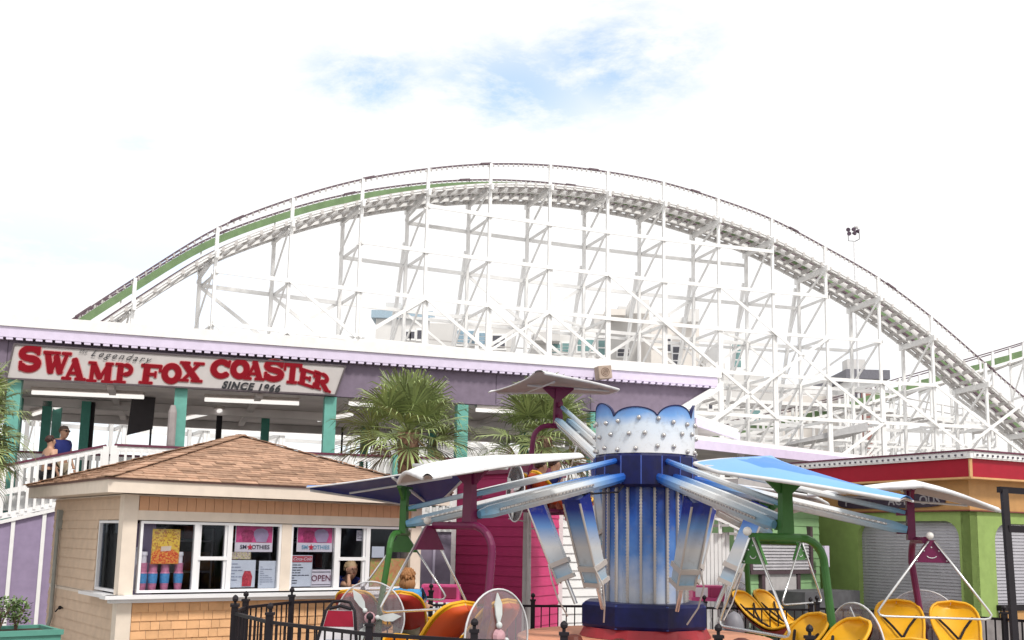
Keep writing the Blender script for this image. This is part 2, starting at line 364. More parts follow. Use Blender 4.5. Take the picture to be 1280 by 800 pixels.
for i in range(6, 20):
    for lo, hi, sd_ in ((1, 2, 1), (3, 4, -1)) if i % 2 else ((2, 3, -1), (3, 4, 1)):
        if ZR[i] - DECK < LEV[hi] + 1 or i + 1 >= N or ZR[i + 1] - DECK < LEV[hi] + 1: continue
        m = MB(); a, b = (i, i + 1) if sd_ > 0 else (i + 1, i)
        m.beam(P3(far[a] + across(a) * .2, LEV[lo]), P3(far[b] + across(b) * .2, LEV[hi]), .05, .13); m.build('diagonal_brace', WHITE2, coaster)
for i in range(9, 16):
    m = MB(); lo = 2 + i % 3
    m.beam(P3(batter(i, LEV[lo]) + across(i) * .2, LEV[lo]), P3(batter(i + 1, LEV[lo - 1]) + across(i) * .2, LEV[lo - 1]), .05, .13); m.build('diagonal_brace', WHITE2, coaster)
    m = MB(); m.beam(P3(near[i] + across(i) * .3, LEV[lo]), P3(far[i + 1] - across(i) * .3, LEV[lo]), .05, .13); m.build('diagonal_brace', WHITE2, coaster)
    if i % 2 == 0:
        m = MB(); a = 1 + (i // 2) % 3; m.beam(P3(near[i] - across(i) * .2, LEV[a]), P3(near[i + 1] - across(i + 1) * .2, LEV[a + 1]), .05, .13); m.build('diagonal_brace', WHITE2, coaster)
# track bed: stringers, laminated track beams, cross ties, catwalks, handrails
n = len(nd_)
def lane(t, dz=0): return [nd_[k].lerp(fd_[k], t) + Vector((0, 0, dz)) for k in range(n)]
for t, w, h, dz in [(.0, .08, .16, -.10), (1.0, .08, .2, -.12), (.30, .1, .26, -.08), (.70, .1, .26, -.08)]:
    Ls = lane(t, dz); m = MB()
    for k in range(n - 1): m.beam(Ls[k], Ls[k + 1], w, h)
    m.build('track_stringer', WHITE2, coaster)
for t in (.32, .68):
    Ls = lane(t, .12); m = MB()
    for k in range(n - 1): m.beam(Ls[k], Ls[k + 1], .14, .14)
    m.build('running_rail', RAILB, coaster)
m = MB(); dn, dfar = nd_, fd_
for k in range(0, n - 1):
    for j in range(1):
        a, b = dn[k].lerp(dn[k + 1], .5), dfar[k].lerp(dfar[k + 1], .5); e = (b - a).normalized()
        m.beam(a - e * .10 + Vector((0, 0, -.08)), b + e * .14 + Vector((0, 0, -.08)), .14, .2)
m.build('cross_ties', TRUSSG, coaster)
for t0, t1 in [(.02, .22), (.78, .98)]:
    m = MB(); A, B = lane(t0, .04), lane(t1, .04)
    for k in range(n - 1):
        for u0, u1 in ((0, .3), (.36, .64), (.70, 1)):
            a, b, c, d = A[k].lerp(B[k], u0), A[k].lerp(B[k], u1), A[k + 1].lerp(B[k + 1], u1), A[k + 1].lerp(B[k + 1], u0)
            m.hexa([a, b, c, d] + [x + Vector((0, 0, .035)) for x in (a, b, c, d)])
    m.build('catwalk_boards', TRUSSG, coaster)
A = lane(.985, .10)
m = MB()
for k in range(n - 1): m.beam(A[k] + Vector((0, 0, .80)), A[k + 1] + Vector((0, 0, .80)), .03, .34)
m.build('green_side_board', GREENB, coaster)
m = MB(); A = lane(.5, .02)
for k in range(8 * 6, 16 * 6): m.beam(A[k], A[k + 1], .4, .04)
m.build('centre_planks', GREENB, coaster)
m = MB(); A = lane(-.02, -.03)
for k in range(n - 1): m.beam(A[k], A[k + 1], .05, .07)
m.build('edge_batten', WHITE2, coaster)
for t, hh in ((0, 1.1), (1, 1.2)):
    A = lane(t, hh); m = MB()
    for k in range(n - 1): m.beam(A[k], A[k + 1], .06, .085)
    A = lane(t, hh - .075)
    for k in range(n - 1):
        m.cur = 1
        for f in (.25, .75): m.box(A[k].lerp(A[k + 1], f), (.09, .08, .13))
        m.cur = 0
        if k % 11 == 4: m.beam(A[k] + Vector((0, 0, .10)), A[k + 1] + Vector((0, 0, .10)), .14, .1)
    m.build('hand_rail', [RAILB, TRUSSG], coaster)

# ---- a lower run of track crossing behind the big hill
rt = thing('coaster_track', 'lower run of white timber track crossing behind the big hill', 'roller coaster', P3(near[14] + across(14) * 9, 0))
rl = [(near[i] + across(i) * (8.5 + .1 * i), 12.9 - .22 * (i - 10) + .3 * math.sin(i * 1.1)) for i in range(10, N)]
rA = [P3(p, z) for p, z in rl]; rB = [P3(p + across(i + 10) * 2.4, z) for i, (p, z) in enumerate(rl)]
for row, dz, w, h, mm, nm in [(rA, 0, .1, .24, WHITE2, 'track_stringer'), (rB, 0, .1, .24, WHITE2, 'track_stringer'), (rA, 1.05, .05, .07, TRUSSG, 'hand_rail'), (rB, 1.05, .05, .07, TRUSSG, 'hand_rail')]:
    m = MB()
    for k in range(len(row) - 1): m.beam(row[k] + Zu * dz, row[k + 1] + Zu * dz, w, h)
    m.build(nm, mm, rt)
m = MB()
for k in range(len(rA) - 1):
    for f in (0, .2, .4, .6, .8): a, b = rA[k].lerp(rA[k + 1], f), rB[k].lerp(rB[k + 1], f); m.beam(a - Zu * .1, b - Zu * .1, .14, .16)
m.build('cross_ties', TRUSSG, rt)
for k in range(len(rA)):
    a, b = rA[k], rB[k]; m = MB()
    for p in (a, b): m.box((p.x, p.y, (p.z + 1.05) / 2), (.14, .14, p.z + 1.05))
    lz = [z for z in LEV if z < a.z - .8]
    for j, z in enumerate(lz):
        m.beam((a.x, a.y, z), (b.x, b.y, z), .06, .14)
        if j: m.beam((b.x, b.y, lz[j - 1]), (a.x, a.y, z), .05, .13)
    m.build('support_bent', WHITE2, rt)
for z in LEV[1:]:
    ks = [k for k in range(len(rA)) if rA[k].z > z + .6]
    if len(ks) > 1:
        for row in (rA, rB):
            m = MB()
            for k in range(ks[0], ks[-1]): m.beam((row[k].x, row[k].y - .1, z), (row[k + 1].x, row[k + 1].y - .1, z), .06, .15)
            m.build('ledger', WHITE2, rt)
for k in range(len(rA) - 1):
    j = 2 + k % 3
    if LEV[min(j + 1, 6)] < rA[k + 1].z:
        m = MB(); a, b = (rA[k], rA[k + 1]) if k % 2 else (rA[k + 1], rA[k]); m.beam((a.x, a.y - .16, LEV[j]), (b.x, b.y - .16, LEV[j + 1]), .05, .13); m.build('diagonal_brace', WHITE2, rt)

# ---- the lower return track behind
sec = [(800, 566), (860, 556), (919, 545), (991, 530), (1060, 512), (1125, 492), (1203, 470), (1280, 447), (1360, 420), (1450, 392)]
ct = thing('coaster_track', 'low white return track with green side board climbing to the right edge', 'roller coaster', at(1125, 600, 72) * Vector((1, 1, 0)) if False else (at(1125, 600, 72).x, 72, 0))
pts = crom([at(x, y, 70 + .4 * i) for i, (x, y) in enumerate(sec)], 4)
off = Vector((.18, 2.4, 0))
for dz, w, h, mm, nm in [(.0, .1, .2, WHITE2, 'track_stringer'), (1.1, .05, .08, RAILB, 'hand_rail')]:
    for o_ in (Vector((0, 0, dz)), off + Vector((0, 0, dz))):
        m = MB()
        for k in range(len(pts) - 1): m.beam(pts[k] + o_, pts[k + 1] + o_, w, h)
        m.build(nm, mm, ct)
m = MB()
for k in range(len(pts) - 1): m.beam(pts[k] + off + Vector((0, 0, .45)), pts[k + 1] + off + Vector((0, 0, .38)), .05, .5)
m.build('green_side_board', GREENB, ct)
m = MB()
for k in range(len(pts)): m.beam(pts[k] - off * .1 - Vector((0, 0, .12)), pts[k] + off * 1.1 - Vector((0, 0, .12)), .14, .16)
m.build('cross_ties', TRUSSG, ct)
bents = []
for k in range(0, len(pts), 2):
    m = MB(); a = pts[k]; b = a + off
    for p in (a, b): m.box((p.x, p.y, (p.z + 1.1) / 2), (.16, .16, p.z + 1.1))
    z = a.z - .3
    while z > 1:
        m.beam((a.x, a.y, z), (b.x, b.y, z), .08, .16)
        if z > 3: m.beam((a.x, a.y, z), (b.x, b.y, z - 2.4), .06, .14)
        z -= 2.4
    m.build('support_bent', WHITE2, ct)
for z in (4.0, 6.4, 8.6, 10.8):
    ks = [k for k in range(0, len(pts), 2) if pts[k].z > z + .5]
    for o_ in (Vector((0, -.12, 0)), off + Vector((0, .12, 0))):
        m = MB()
        for i in range(len(ks) - 1): a = pts[ks[i]] + o_; b = pts[ks[i + 1]] + o_; m.beam((a.x, a.y, z), (b.x, b.y, z), .07, .16)
        m.build('ledger', WHITE2, ct)
m = MB()
for k in range(0, len(pts) - 2, 2):
    a = pts[k] - Vector((0, .18, 0)); b = pts[k + 2] - Vector((0, .18, 0)); h = 4.0 if k % 4 else 6.4
    m.beam((a.x, a.y, h), (b.x, b.y, h + 2.4 if h + 2.4 < b.z else h), .05, .15); m.beam((a.x, a.y, 1.6), (b.x, b.y, 4.), .05, .15)
m.build('diagonal_brace', WHITE2, ct)
# ---- low grey service shed roof under the coaster at right
sh = thing('service_shed', 'low open shed with slanting grey roof beneath the return track', 'shed', (at(1030, 560, 62).x, 62, 0))
m = MB(); a, b = at(985, 556, 60), at(1085, 538, 60); m.prism([a, b, b + Vector((0, 0, .5)), a + Vector((0, 0, .12))], (1.2, 7, .3)); m.build('roof', mat('grey_roof_sheet', (.45, .45, .46), .6), sh)
for px in (1000, 1040, 1078):
    m = MB(); p = at(px, 552, 61); m.box((p.x, p.y, p.z / 2), (.2, .2, p.z)); m.build('post', WHITE, sh)

# ---- floodlight mast
fl = at(1067, 290, 82)
t = thing('floodlight_mast', 'thin mast carrying a cluster of dark floodlights above the coaster slope', 'floodlight', (fl.x, fl.y, 0))
m = MB(); m.tube([(fl.x, fl.y, 0), (fl.x, fl.y, fl.z - .75)], [.14, .05], 8); m.build('pole', mat('pale_pole', (.72, .72, .74), .5), t)
m = MB(); m.tube([(fl.x - .45, fl.y, fl.z), (fl.x - .45, fl.y, fl.z - .75), (fl.x + .1, fl.y, fl.z - .78), (fl.x + .45, fl.y, fl.z - .6), (fl.x + .45, fl.y, fl.z)], .03, 6); m.build('bracket', DARKM, t)
FLM = mat('floodlight_shell', (.09, .06, .09), .4)
for k, (dx, dz) in enumerate([(-.42, .18), (-.38, -.15), (-.02, .22), (.05, -.1), (.35, .08), (.25, .45)]):
    m = MB(); c = Vector((fl.x + dx, fl.y, fl.z + dz)); m.lathe((0, 0, 0), [(.05, -.18), (.17, .0), (.17, .12)], 10)
    R_ = Euler((rad(100), 0, rad(-30 + k * 25))).to_matrix(); m.v = [R_ @ v + c for v in m.v]; m.build('floodlight', FLM if k != 5 else WHITE, t)

# ================================================================ far buildings
PALE = [mat('pale_wall_%s' % s, c, .8, var=.06, scale=.4, dirt=.08) for s, c in [('grey', (.70, .69, .68)), ('warm', (.74, .70, .66)), ('white', (.80, .80, .80)), ('stone', (.62, .61, .60))]]
TGL = mat('teal_window_glass', (.14, .27, .27), .15, var=.3, scale=.8, spec=.8); BGL = mat('blue_window_glass', (.22, .33, .42), .15, var=.3, scale=.8, spec=.8)
DGL = mat('dark_window_glass', (.09, .09, .11), .2, var=.3)
def tower(name, label, x0, x1, ytop, Y, dep, m_, wins=(), cap=None, extra=()):
    a, b = at(x0, ytop, Y), at(x1, ytop, Y); z = a.z
    t = thing(name, label, 'building', ((a.x + b.x) / 2, Y, 0))
    m = MB(); m.box(((a.x + b.x) / 2, Y + dep / 2, z / 2), (b.x - a.x, dep, z)); m.build('wall', m_, t)
    if cap: m = MB(); m.box(((a.x + b.x) / 2, Y + dep / 2, z + .45), (b.x - a.x + 1, dep + 1, .9)); m.build('roof', cap, t)
    else:
        m = MB(); m.box(((a.x + b.x) / 2, Y + .15, z + .3), (b.x - a.x - .02, .28, .6)); m.build('parapet', WHITE, t)
    m = MB(); rr_ = random.Random(len(label)); cx_ = a.x + (b.x - a.x) * rr_.uniform(.25, .7)
    m.box((cx_, Y + 2.5, z + .9 + (.9 if cap else 0)), (1.8, 1.6, 1.0)); m.build('roof_unit', PALE[3], t)
    for k_ in range(int(z // 3.1)):
        zz_ = z - 3.1 * (k_ + 1)
        if zz_ < 2: break
        m = MB(); m.box(((a.x + b.x) / 2, Y - .05, zz_), (b.x - a.x + .1, .12, .22)); m.build('floor_band', PALE[2], t)
    for (wx0, wx1, wy0, wy1, g_, rows) in wins:
        p, q_ = at(wx0, wy0, Y), at(wx1, wy1, Y)
        m = MB(); m.box(((p.x + q_.x) / 2, Y - .03, (p.z + q_.z) / 2), (abs(q_.x - p.x) + .3, .18, abs(p.z - q_.z) + .3)); f = m.build('window', WHITE, t)
        m = MB(); H_ = abs(p.z - q_.z) / rows
        for r_ in range(rows): m.box(((p.x + q_.x) / 2, Y - .13, q_.z + H_ * (r_ + .5)), (abs(q_.x - p.x), .06, H_ * .82))
        m.build('pane', g_, f)
    for (bx0, bx1, by0, by1, dd, mm, nm) in extra:
        p, q_ = at(bx0, by0, Y - dd), at(bx1, by1, Y - dd); m = MB()
        m.box(((p.x + q_.x) / 2, Y - dd / 2 - .01, (p.z + q_.z) / 2), (abs(q_.x - p.x), dd - .02, abs(p.z - q_.z))); m.build(nm, mm, t)
    return t
tower('hotel_building', 'low hotel block with blue roof and white columns behind the coaster', 470, 536, 398, 118, 14, PALE[0], [(508, 512, 414, 424, DGL, 1), (514, 518, 414, 424, DGL, 1), (522, 527, 412, 425, DGL, 1)], cap=mat('blue_roof', (.34, .45, .54), .5))
tower('apartment_building', 'grey apartment block with blue corner glazing behind the coaster', 537, 640, 404, 105, 16, PALE[3], [(572, 594, 413, 431, BGL, 3), (599, 611, 416, 431, BGL, 3), (616, 631, 419, 436, DGL, 2)], extra=[(594, 598, 410, 450, .9, WHITE, 'pier'), (611, 615, 412, 450, .9, WHITE, 'pier')])
tower('apartment_building', 'stepped low block with teal window bands left of the tallest grey tower', 664, 745, 418, 112, 12, PALE[0], [(690, 700, 430, 442, TGL, 2), (703, 714, 429, 441, TGL, 3), (722, 742, 424, 440, TGL, 2)], extra=[(668, 700, 412, 426, 2, PALE[3], 'balcony')])
tower('apartment_building', 'tallest grey tower with stepped top behind the middle of the coaster', 743, 812, 392, 130, 14, PALE[3], [(748, 760, 425, 445, TGL, 2), (772, 786, 436, 446, DGL, 2), (800, 808, 429, 432, DGL, 1)], extra=[(788, 812, 374, 392, 4, PALE[0], 'roof_block'), (757, 782, 386, 394, 4, PALE[1], 'roof_block')])
tower('apartment_building', 'beige block with tall dark window strip right of the tallest tower', 814, 874, 402, 120, 14, PALE[1], [(841, 850, 433, 460, DGL, 3), (834, 838, 420, 440, DGL, 2)], extra=[(860, 874, 386, 402, 3, PALE[0], 'roof_block')])
tower('apartment_building', 'slim pale tower with one column of green glass windows', 900, 932, 424, 110, 12, PALE[2], [(915, 926, 430, 460, TGL, 3)])
tower('apartment_building', 'broad grey blank-walled block just right of the station roof end', 872, 930, 468, 96, 10, PALE[0], [(886, 890, 500, 512, DGL, 1)])
tower('apartment_building', 'small grey block with teal door glass beside the blank block', 931, 978, 482, 100, 10, PALE[3], [(936, 950, 512, 533, TGL, 2)])
tower('apartment_building', 'small cream block with dark square windows below the coaster slope', 978, 1052, 494, 104, 10, PALE[1], [(990, 994, 505, 511, DGL, 1), (998, 1002, 505, 511, DGL, 1)])
tower('apartment_building', 'low dark-roofed block under the right descent of the coaster', 1062, 1104, 474, 100, 10, PALE[2], [(1068, 1078, 488, 500, DGL, 1)], cap=mat('dark_roof', (.17, .17, .20), .7))
m = MB(); c = at(1083, 506, 84); m.box((c.x, c.y, c.z / 2 + .5), (.6, .6, c.z + 1)); tag(m.build('chimney', mat('red_brick', (.34, .16, .14), .8), None), 'thin red brick chimney seen through the coaster timbers', 'chimney')
# ================================================================ station building
US = Vector((math.cos(rad(17.8)), math.sin(rad(17.8)), 0)); VS = Vector((-US.y, US.x, 0)); NS = -VS
S0 = Vector((-10.56, 21, 0)); Zv = Vector((0, 0, 1))
def st(s, d, z): return S0 + US * s + VS * d + Zv * z
def s_of(px, d=0):   # distance along the station at which a pixel column meets the plane d metres behind its front
    p = on_plane(px, 560, st(0, d, 0), NS); return (p - S0).dot(US)
AX = (US, VS, Zv)
sta = thing('station_building', 'open purple coaster station with long flat white roof on teal posts', 'building', st(6, 4, 0), rad(17.8))
m = MB(); E1 = 16.45
m.prism([st(-5, -.24, 5.98), st(E1 + .1, -.24, 5.98), st(E1 + .1, -.24, 6.22), st(-5, -.24, 6.22)], VS * 7.6)
m.build('roof', WHITE, sta)
m = MB(); m.prism([st(-5, -.2, 5.76), st(E1, -.2, 5.76), st(E1, -.2, 5.975), st(-5, -.2, 5.975)], VS * .12)
m.build('trim_board', LAVL, sta)
m = MB(); x = -5.
while x < E1 - .1:
    m.box(st(x + .06, -.143, 5.735), (.125, .1, .05), AX); x += .185
m.build('scalloped_trim', LAVL, sta)
m = MB(); m.prism([st(-5, 0, 4.93), st(15.25, 0, 4.98), st(E1 - .05, 0, 5.755), st(E1 - .05, 0, 5.975), st(-5, 0, 5.975)], VS * .16); m.build('fascia', PURP, sta)
m = MB()
for s in (-2.2, .2, 8.3, 10.7, 13.1): m.box(st(s, -.004, 5.40), (.012, .008, .80), AX)
m.build('panel_joint', mat('joint_shadow', (.09, .07, .10), .9), sta)
m = MB(); m.beam(st(E1 + .15, -.1, 5.80), st(15.2, -.1, 4.95), .14, .16); m.build('barge_board', WHITE, sta)
m = MB(); m.prism([st(-5, .165, 4.97), st(15.1, .165, 4.97), st(15.1, .165, 5.03), st(-5, .165, 5.03)], VS * 6.9)
m.build('ceiling', CEIL, sta)
for d in (3.4, 6.95):
    m = MB(); m.box(st(5, d, 4.86), (20, .2, .2), AX); m.build('ceiling_beam', CEIL, sta)
for s in (-2, 1.0, 4.1, 7.1, 10.1, 13.1):
    m = MB(); m.box(st(s + 1.2, 3.6, 4.91), (.14, 6.6, .10), AX); m.build('ceiling_beam', CEIL, sta)
m = MB(); m.box(st(5, 4.6, 2.42), (20.5, 9.0, .16), AX); m.build('deck_floor', mat('deck_planks', (.30, .27, .25), .8, var=.2), sta)
m = MB(); m.box(st(6.5, -.05, 2.40), (16, .08, .3), AX); m.build('deck_edge', WHITE, sta)
for px in (12, 222, 410, 576, 742): 
    m = MB(); s = s_of(px, .1); m.box(st(s, .12, 2.48), (.26, .26, 4.92), AX); m.build('post', TEAL, sta)
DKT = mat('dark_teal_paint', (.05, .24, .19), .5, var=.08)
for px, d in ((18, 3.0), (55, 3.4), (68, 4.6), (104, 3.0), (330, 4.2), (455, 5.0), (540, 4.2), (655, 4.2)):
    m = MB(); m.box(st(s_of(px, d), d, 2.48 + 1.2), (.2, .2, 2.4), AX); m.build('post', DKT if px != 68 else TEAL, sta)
for px, d in ((111, 3.1), (272, 4.0), (427, 6.0)):
    m = MB(); m.box(st(s_of(px, d), d, 2.48 + 1.2), (.14 if px < 400 else .05, .14 if px < 400 else .05, 2.4), AX); m.build('post', DARKM, sta)
m = MB()
for s in [k * 1.0 for k in range(-4, 16)]: m.box(st(s, .5, 1.2), (.12, .12, 2.2), AX)
m.build('pile', mat('grey_pile', (.28, .27, .27), .8), sta)
LAMP = emit_mat('fluorescent_tube', (1, .97, .92), .75)
SHADEM = mat('tube_housing', (.55, .5, .48), .5)
def tube_light(a, b, lab):
    a, b = Vector(a), Vector(b); t = thing('ceiling_light', lab, 'ceiling light', (a + b) / 2, 0, 'fluorescent tubes under the station roof')
    m = MB(); m.beam(a + Zv * .04, b + Zv * .04, .22, .07); m.build('housing', SHADEM, t)
    m = MB(); m.tube([a - Zv * .045, b - Zv * .045], .045, 8); m.build('diffuser', LAMP, t)
def ceil_at(px, py, z): 
    d = ray(px, py); return Vector((0, 0, CAM_H)) + d * ((z - CAM_H) / d.z)
for (x0, y0, x1, y1, lab) in [(40, 488, 180, 494, 'long tube light under the roof below the left half of the sign'), (256, 497, 374, 502, 'long tube light under the roof below the right half of the sign'),
                              (436, 502, 492, 505, 'short stretch of tube light left of the palm'), (595, 510, 650, 513, 'tube light between the two palms'),
                              (233, 521, 276, 511, 'slanting tube light right of the second teal post'), (398, 523, 440, 516, 'slanting tube light right of the third teal post'), (42, 516, 84, 503, 'slanting tube light above the man in blue')]:
    tube_light(ceil_at(x0, y0, 4.90), ceil_at(x1, y1, 4.90), lab)
m = MB()  # hanging dark monitor-like panel
a_ = 4.2; s0, s1 = s_of(157, 2), s_of(189, 2)
m.prism([st(s0, 2, 4.05), st(s1, 2, 4.22), st(s1 + .02, 2, 4.95), st(s0 + .06, 2, 4.95)], VS * .08)
tag(m.build('hanging_panel', mat('black_panel', (.035, .03, .035), .6)), 'dark slanted panel hanging from the station ceiling', 'panel')
m = MB(); s = s_of(187, 2.2); m.tube([st(s, 2.2, 2.5), st(s, 2.2, 4.95)], .025, 6); tag(m.build('thin_pole', DARKM), 'thin dark pole beside the hanging dark panel', 'pole')
# wrapped cushion on the second post
m = MB(); s = s_of(213, -.02); m.tube([st(s, -.1, 3.55), st(s, -.1, 3.7), st(s, -.1, 4.4), st(s, -.1, 4.55)], [.05, .09, .09, .05], 10)
tag(m.build('rolled_umbrella', mat('grey_cloth', (.35, .31, .31), .9, bump=.4, bscale=20)), 'rolled grey umbrella leaning on the teal post', 'umbrella')

# ---- the sign
SP = st(0, -.12, 0)
def sg(px, py, off=0.): return on_plane(px, py, SP + NS * off, NS)
sign = thing('coaster_sign', 'long slanted white sign with red lettering on the purple fascia', 'sign', sg(219, 475))
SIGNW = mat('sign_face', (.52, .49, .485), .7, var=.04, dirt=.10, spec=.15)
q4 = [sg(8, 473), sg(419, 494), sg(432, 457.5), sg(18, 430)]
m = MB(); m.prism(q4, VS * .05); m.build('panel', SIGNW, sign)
m = MB()
for i in range(4): m.beam(q4[i] + NS * .012, q4[(i + 1) % 4] + NS * .012, .03, .035)
m.build('frame', mat('sign_frame', (.10, .08, .09), .5), sign)
# chunky serif letters as strokes: (points, width); box is 0..1 in both axes
def arc(cx, cy, rx, ry, a0, a1, n=14): return [(cx + rx * math.cos(rad(a0 + (a1 - a0) * i / n)), cy + ry * math.sin(rad(a0 + (a1 - a0) * i / n))) for i in range(n + 1)]
GL = {
 'S': [(arc(.5, .70, .30, .19, 25, 270), .24), (arc(.5, .30, .30, .20, 90, -160), .26), ([(.80, .66), (.80, .92)], .13), ([(.20, .08), (.18, .38)], .13)],
 'W': [([(.16, .92), (.32, .12)], .22), ([(.32, .12), (.50, .72)], .14), ([(.48, .80), (.66, .12)], .22), ([(.66, .12), (.86, .92)], .13), ([(.03, .93), (.36, .93)], .13), ([(.70, .93), (.99, .93)], .13), ([(.4, .93), (.6, .93)], .12)],
 'A': [([(.22, .1), (.52, .92)], .14), ([(.48, .92), (.78, .1)], .26), ([(.28, .32), (.70, .32)], .13), ([(.03, .07), (.38, .07)], .13), ([(.58, .07), (.99, .07)], .13)],
 'M': [([(.18, .1), (.20, .9)], .15), ([(.22, .9), (.50, .22)], .22), ([(.50, .22), (.78, .9)], .13), ([(.79, .1), (.79, .9)], .24), ([(.03, .07), (.36, .07)], .13), ([(.60, .07), (.99, .07)], .13), ([(.05, .93), (.3, .93)], .12), ([(.7, .93), (.95, .93)], .12)],
 'P': [([(.28, .08), (.28, .92)], .28), (arc(.52, .68, .26, .22, 90, -90), .21), ([(.25, .90), (.54, .90)], .14), ([(.3, .46), (.54, .46)], .13), ([(.03, .07), (.56, .07)], .13), ([(.05, .93), (.3, .93)], .13)],
 'F': [([(.30, .08), (.32, .92)], .28), ([(.10, .91), (.92, .91)], .17), ([(.88, .92), (.90, .66)], .13), ([(.35, .50), (.68, .50)], .15), ([(.70, .36), (.70, .64)], .10), ([(.05, .07), (.58, .07)], .13)],
 'O': [(arc(.5, .5, .32, .37, 0, 360, 26), .29)],
 'X': [([(.20, .90), (.76, .10)], .28), ([(.80, .92), (.20, .08)], .14), ([(.03, .93), (.40, .93)], .13), ([(.60, .93), (.99, .93)], .13), ([(.01, .07), (.40, .07)], .13), ([(.55, .07), (.97, .07)], .13)],
 'C': [(arc(.52, .5, .34, .37, 40, 320, 22), .28), ([(.84, .62), (.86, .94)], .12)],
 'T': [([(.5, .08), (.5, .92)], .30), ([(.06, .90), (.94, .90)], .18), ([(.08, .92), (.07, .64)], .13), ([(.92, .92), (.93, .64)], .13), ([(.26, .07), (.76, .07)], .13)],
 'E': [([(.28, .08), (.28, .92)], .28), ([(.08, .91), (.88, .91)], .16), ([(.08, .08), (.90, .08)], .16), ([(.30, .50), (.66, .50)], .15), ([(.66, .38), (.66, .62)], .10), ([(.86, .92), (.88, .68)], .12), ([(.88, .08), (.92, .34)], .12)],
 'R': [([(.26, .08), (.26, .92)], .28), (arc(.50, .70, .24, .20, 90, -90), .21), ([(.22, .90), (.52, .90)], .14), ([(.28, .48), (.52, .48)], .13), ([(.46, .50), (.80, .08)], .26), ([(.03, .07), (.46, .07)], .13), ([(.66, .07), (.99, .07)], .13), ([(.05, .93), (.3, .93)], .13)]}
GL['D'] = GL['O']
def glyph(mb, ch, fr, off, grow=0., depth=.02):
    """fr maps letter box coordinates to the sign plane; each stroke a ribbon with round ends, a hair apart in depth"""
    for k, (ps, w) in enumerate(GL[ch]):
        ps = [Vector(p) for p in ps]; w = w + grow; closed = (ps[0] - ps[-1]).length < 1e-3
        top = []; bot = []
        for i, p in enumerate(ps):
            if closed: tg = ps[(i + 1) % (len(ps) - 1)] - ps[(i - 1) % (len(ps) - 1)]
            else: tg = ps[min(i + 1, len(ps) - 1)] - ps[max(i - 1, 0)]
            tg.normalize(); nn = Vector((-tg.y, tg.x)) * w / 2; top.append(p + nn); bot.append(p - nn)
        o_ = NS * (off + .0016 * k)
        if closed:
            n_ = len(ps) - 1; A = [fr(t_) + o_ for t_ in top[:n_]]; B = [fr(b_) + o_ for b_ in bot[:n_]]
            mb.add(A + B, [(i, (i + 1) % n_, n_ + (i + 1) % n_, n_ + i) for i in range(n_)])
        else:
            A = [fr(t_) + o_ for t_ in top]; B = [fr(b_) + o_ for b_ in bot]; n_ = len(ps)
            e0 = (ps[0] - ps[1]).normalized() * w * .28; e1 = (ps[-1] - ps[-2]).normalized() * w * .28
            A0, B0 = fr(top[0] * .8 + bot[0] * .2 + e0) + o_, fr(top[0] * .2 + bot[0] * .8 + e0) + o_
            A1, B1 = fr(top[-1] * .8 + bot[-1] * .2 + e1) + o_, fr(top[-1] * .2 + bot[-1] * .8 + e1) + o_
            A = [A0] + A + [A1]; B = [B0] + B + [B1]; n_ += 2
            mb.add(A + B, [(i, i + 1, n_ + i + 1, n_ + i) for i in range(n_ - 1)])
LET = [('S', 20, 55, 432.5, 464, 0), ('W', 53, 88, 439, 470, 8), ('A', 78, 108, 447, 476, 3), ('M', 109, 142, 452, 479, 2), ('P', 143, 169, 454, 480, 0), ('F', 174, 203, 455, 481, 4), ('O', 201, 228, 454, 480, 0), ('X', 224, 254, 452, 478, 2),
       ('C', 262, 290, 449, 473.5, 0), ('O', 287, 313, 449, 474, 0), ('A', 305, 331, 450, 475.5, 2), ('S', 327, 358, 449, 477, 0), ('T', 354, 377, 453.5, 480, 0), ('E', 372, 395, 459, 486, 2), ('R', 391, 414, 463, 491, 0)]
LRED = mat('letter_red', (.22, .006, .014), .7, var=.05, spec=.1); LPINK = mat('letter_pink_edge', (.62, .26, .26), .6, var=.05, spec=.1)
for (ch, x0, x1, y0, y1, sl) in LET:
    sx = 3.0 * (y1 - y0) / 29.; x0 -= 1.4; x1 += 1.4; y0 -= .6; y1 += .6
    drop = .06 * (x1 - x0) if ch not in 'ER' else .28 * (x1 - x0)
    if ch == 'S' and x0 < 100: drop = 0
    def fr(p, x0=x0, x1=x1, y0=y0, y1=y1, sx=sx, drop=drop):
        return sg(x0 + (x1 - x0 - sx) * p[0] + sx * p[1], y1 - drop * .5 - (y1 - y0 - drop) * p[1] + drop * (p[0] - .0) - drop * .5)
    m = MB(); glyph(m, ch, fr, .004, grow=.075); m.build('letter_edge', LPINK, sign, recalc=False)
    m = MB(); glyph(m, ch, fr, .022, grow=.0); m.build('letter', LRED, sign, recalc=False)
SBLK = mat('sign_black', (.02, .02, .025), .5)
dS = (sg(347, 489) - sg(279, 482)).normalized(); dS = US
def sign_text(body, x0, x1, yc0, yc1, h, **k):
    p = sg((x0 + x1) / 2, (yc0 + yc1) / 2, .034); X = (sg(x1, yc1) - sg(x0, yc0)).normalized(); up = (NS.cross(X)).normalized()
    if up.z < 0: up = -up
    return text_obj('lettering', body, h, p, X, SBLK, sign, up=up, **k)
sign_text('SINCE 1966', 279, 348, 481.3, 486.3, .215, shear=.3, offset=.010, space=1.16, extrude=.002)
sign_text('Legendary', 116, 184, 441.5, 449.5, .20, shear=.6, space=1.42, extrude=.002)
sign_text('the', 98, 109, 438.5, 440, .10, shear=.6, space=1.2, extrude=.002)

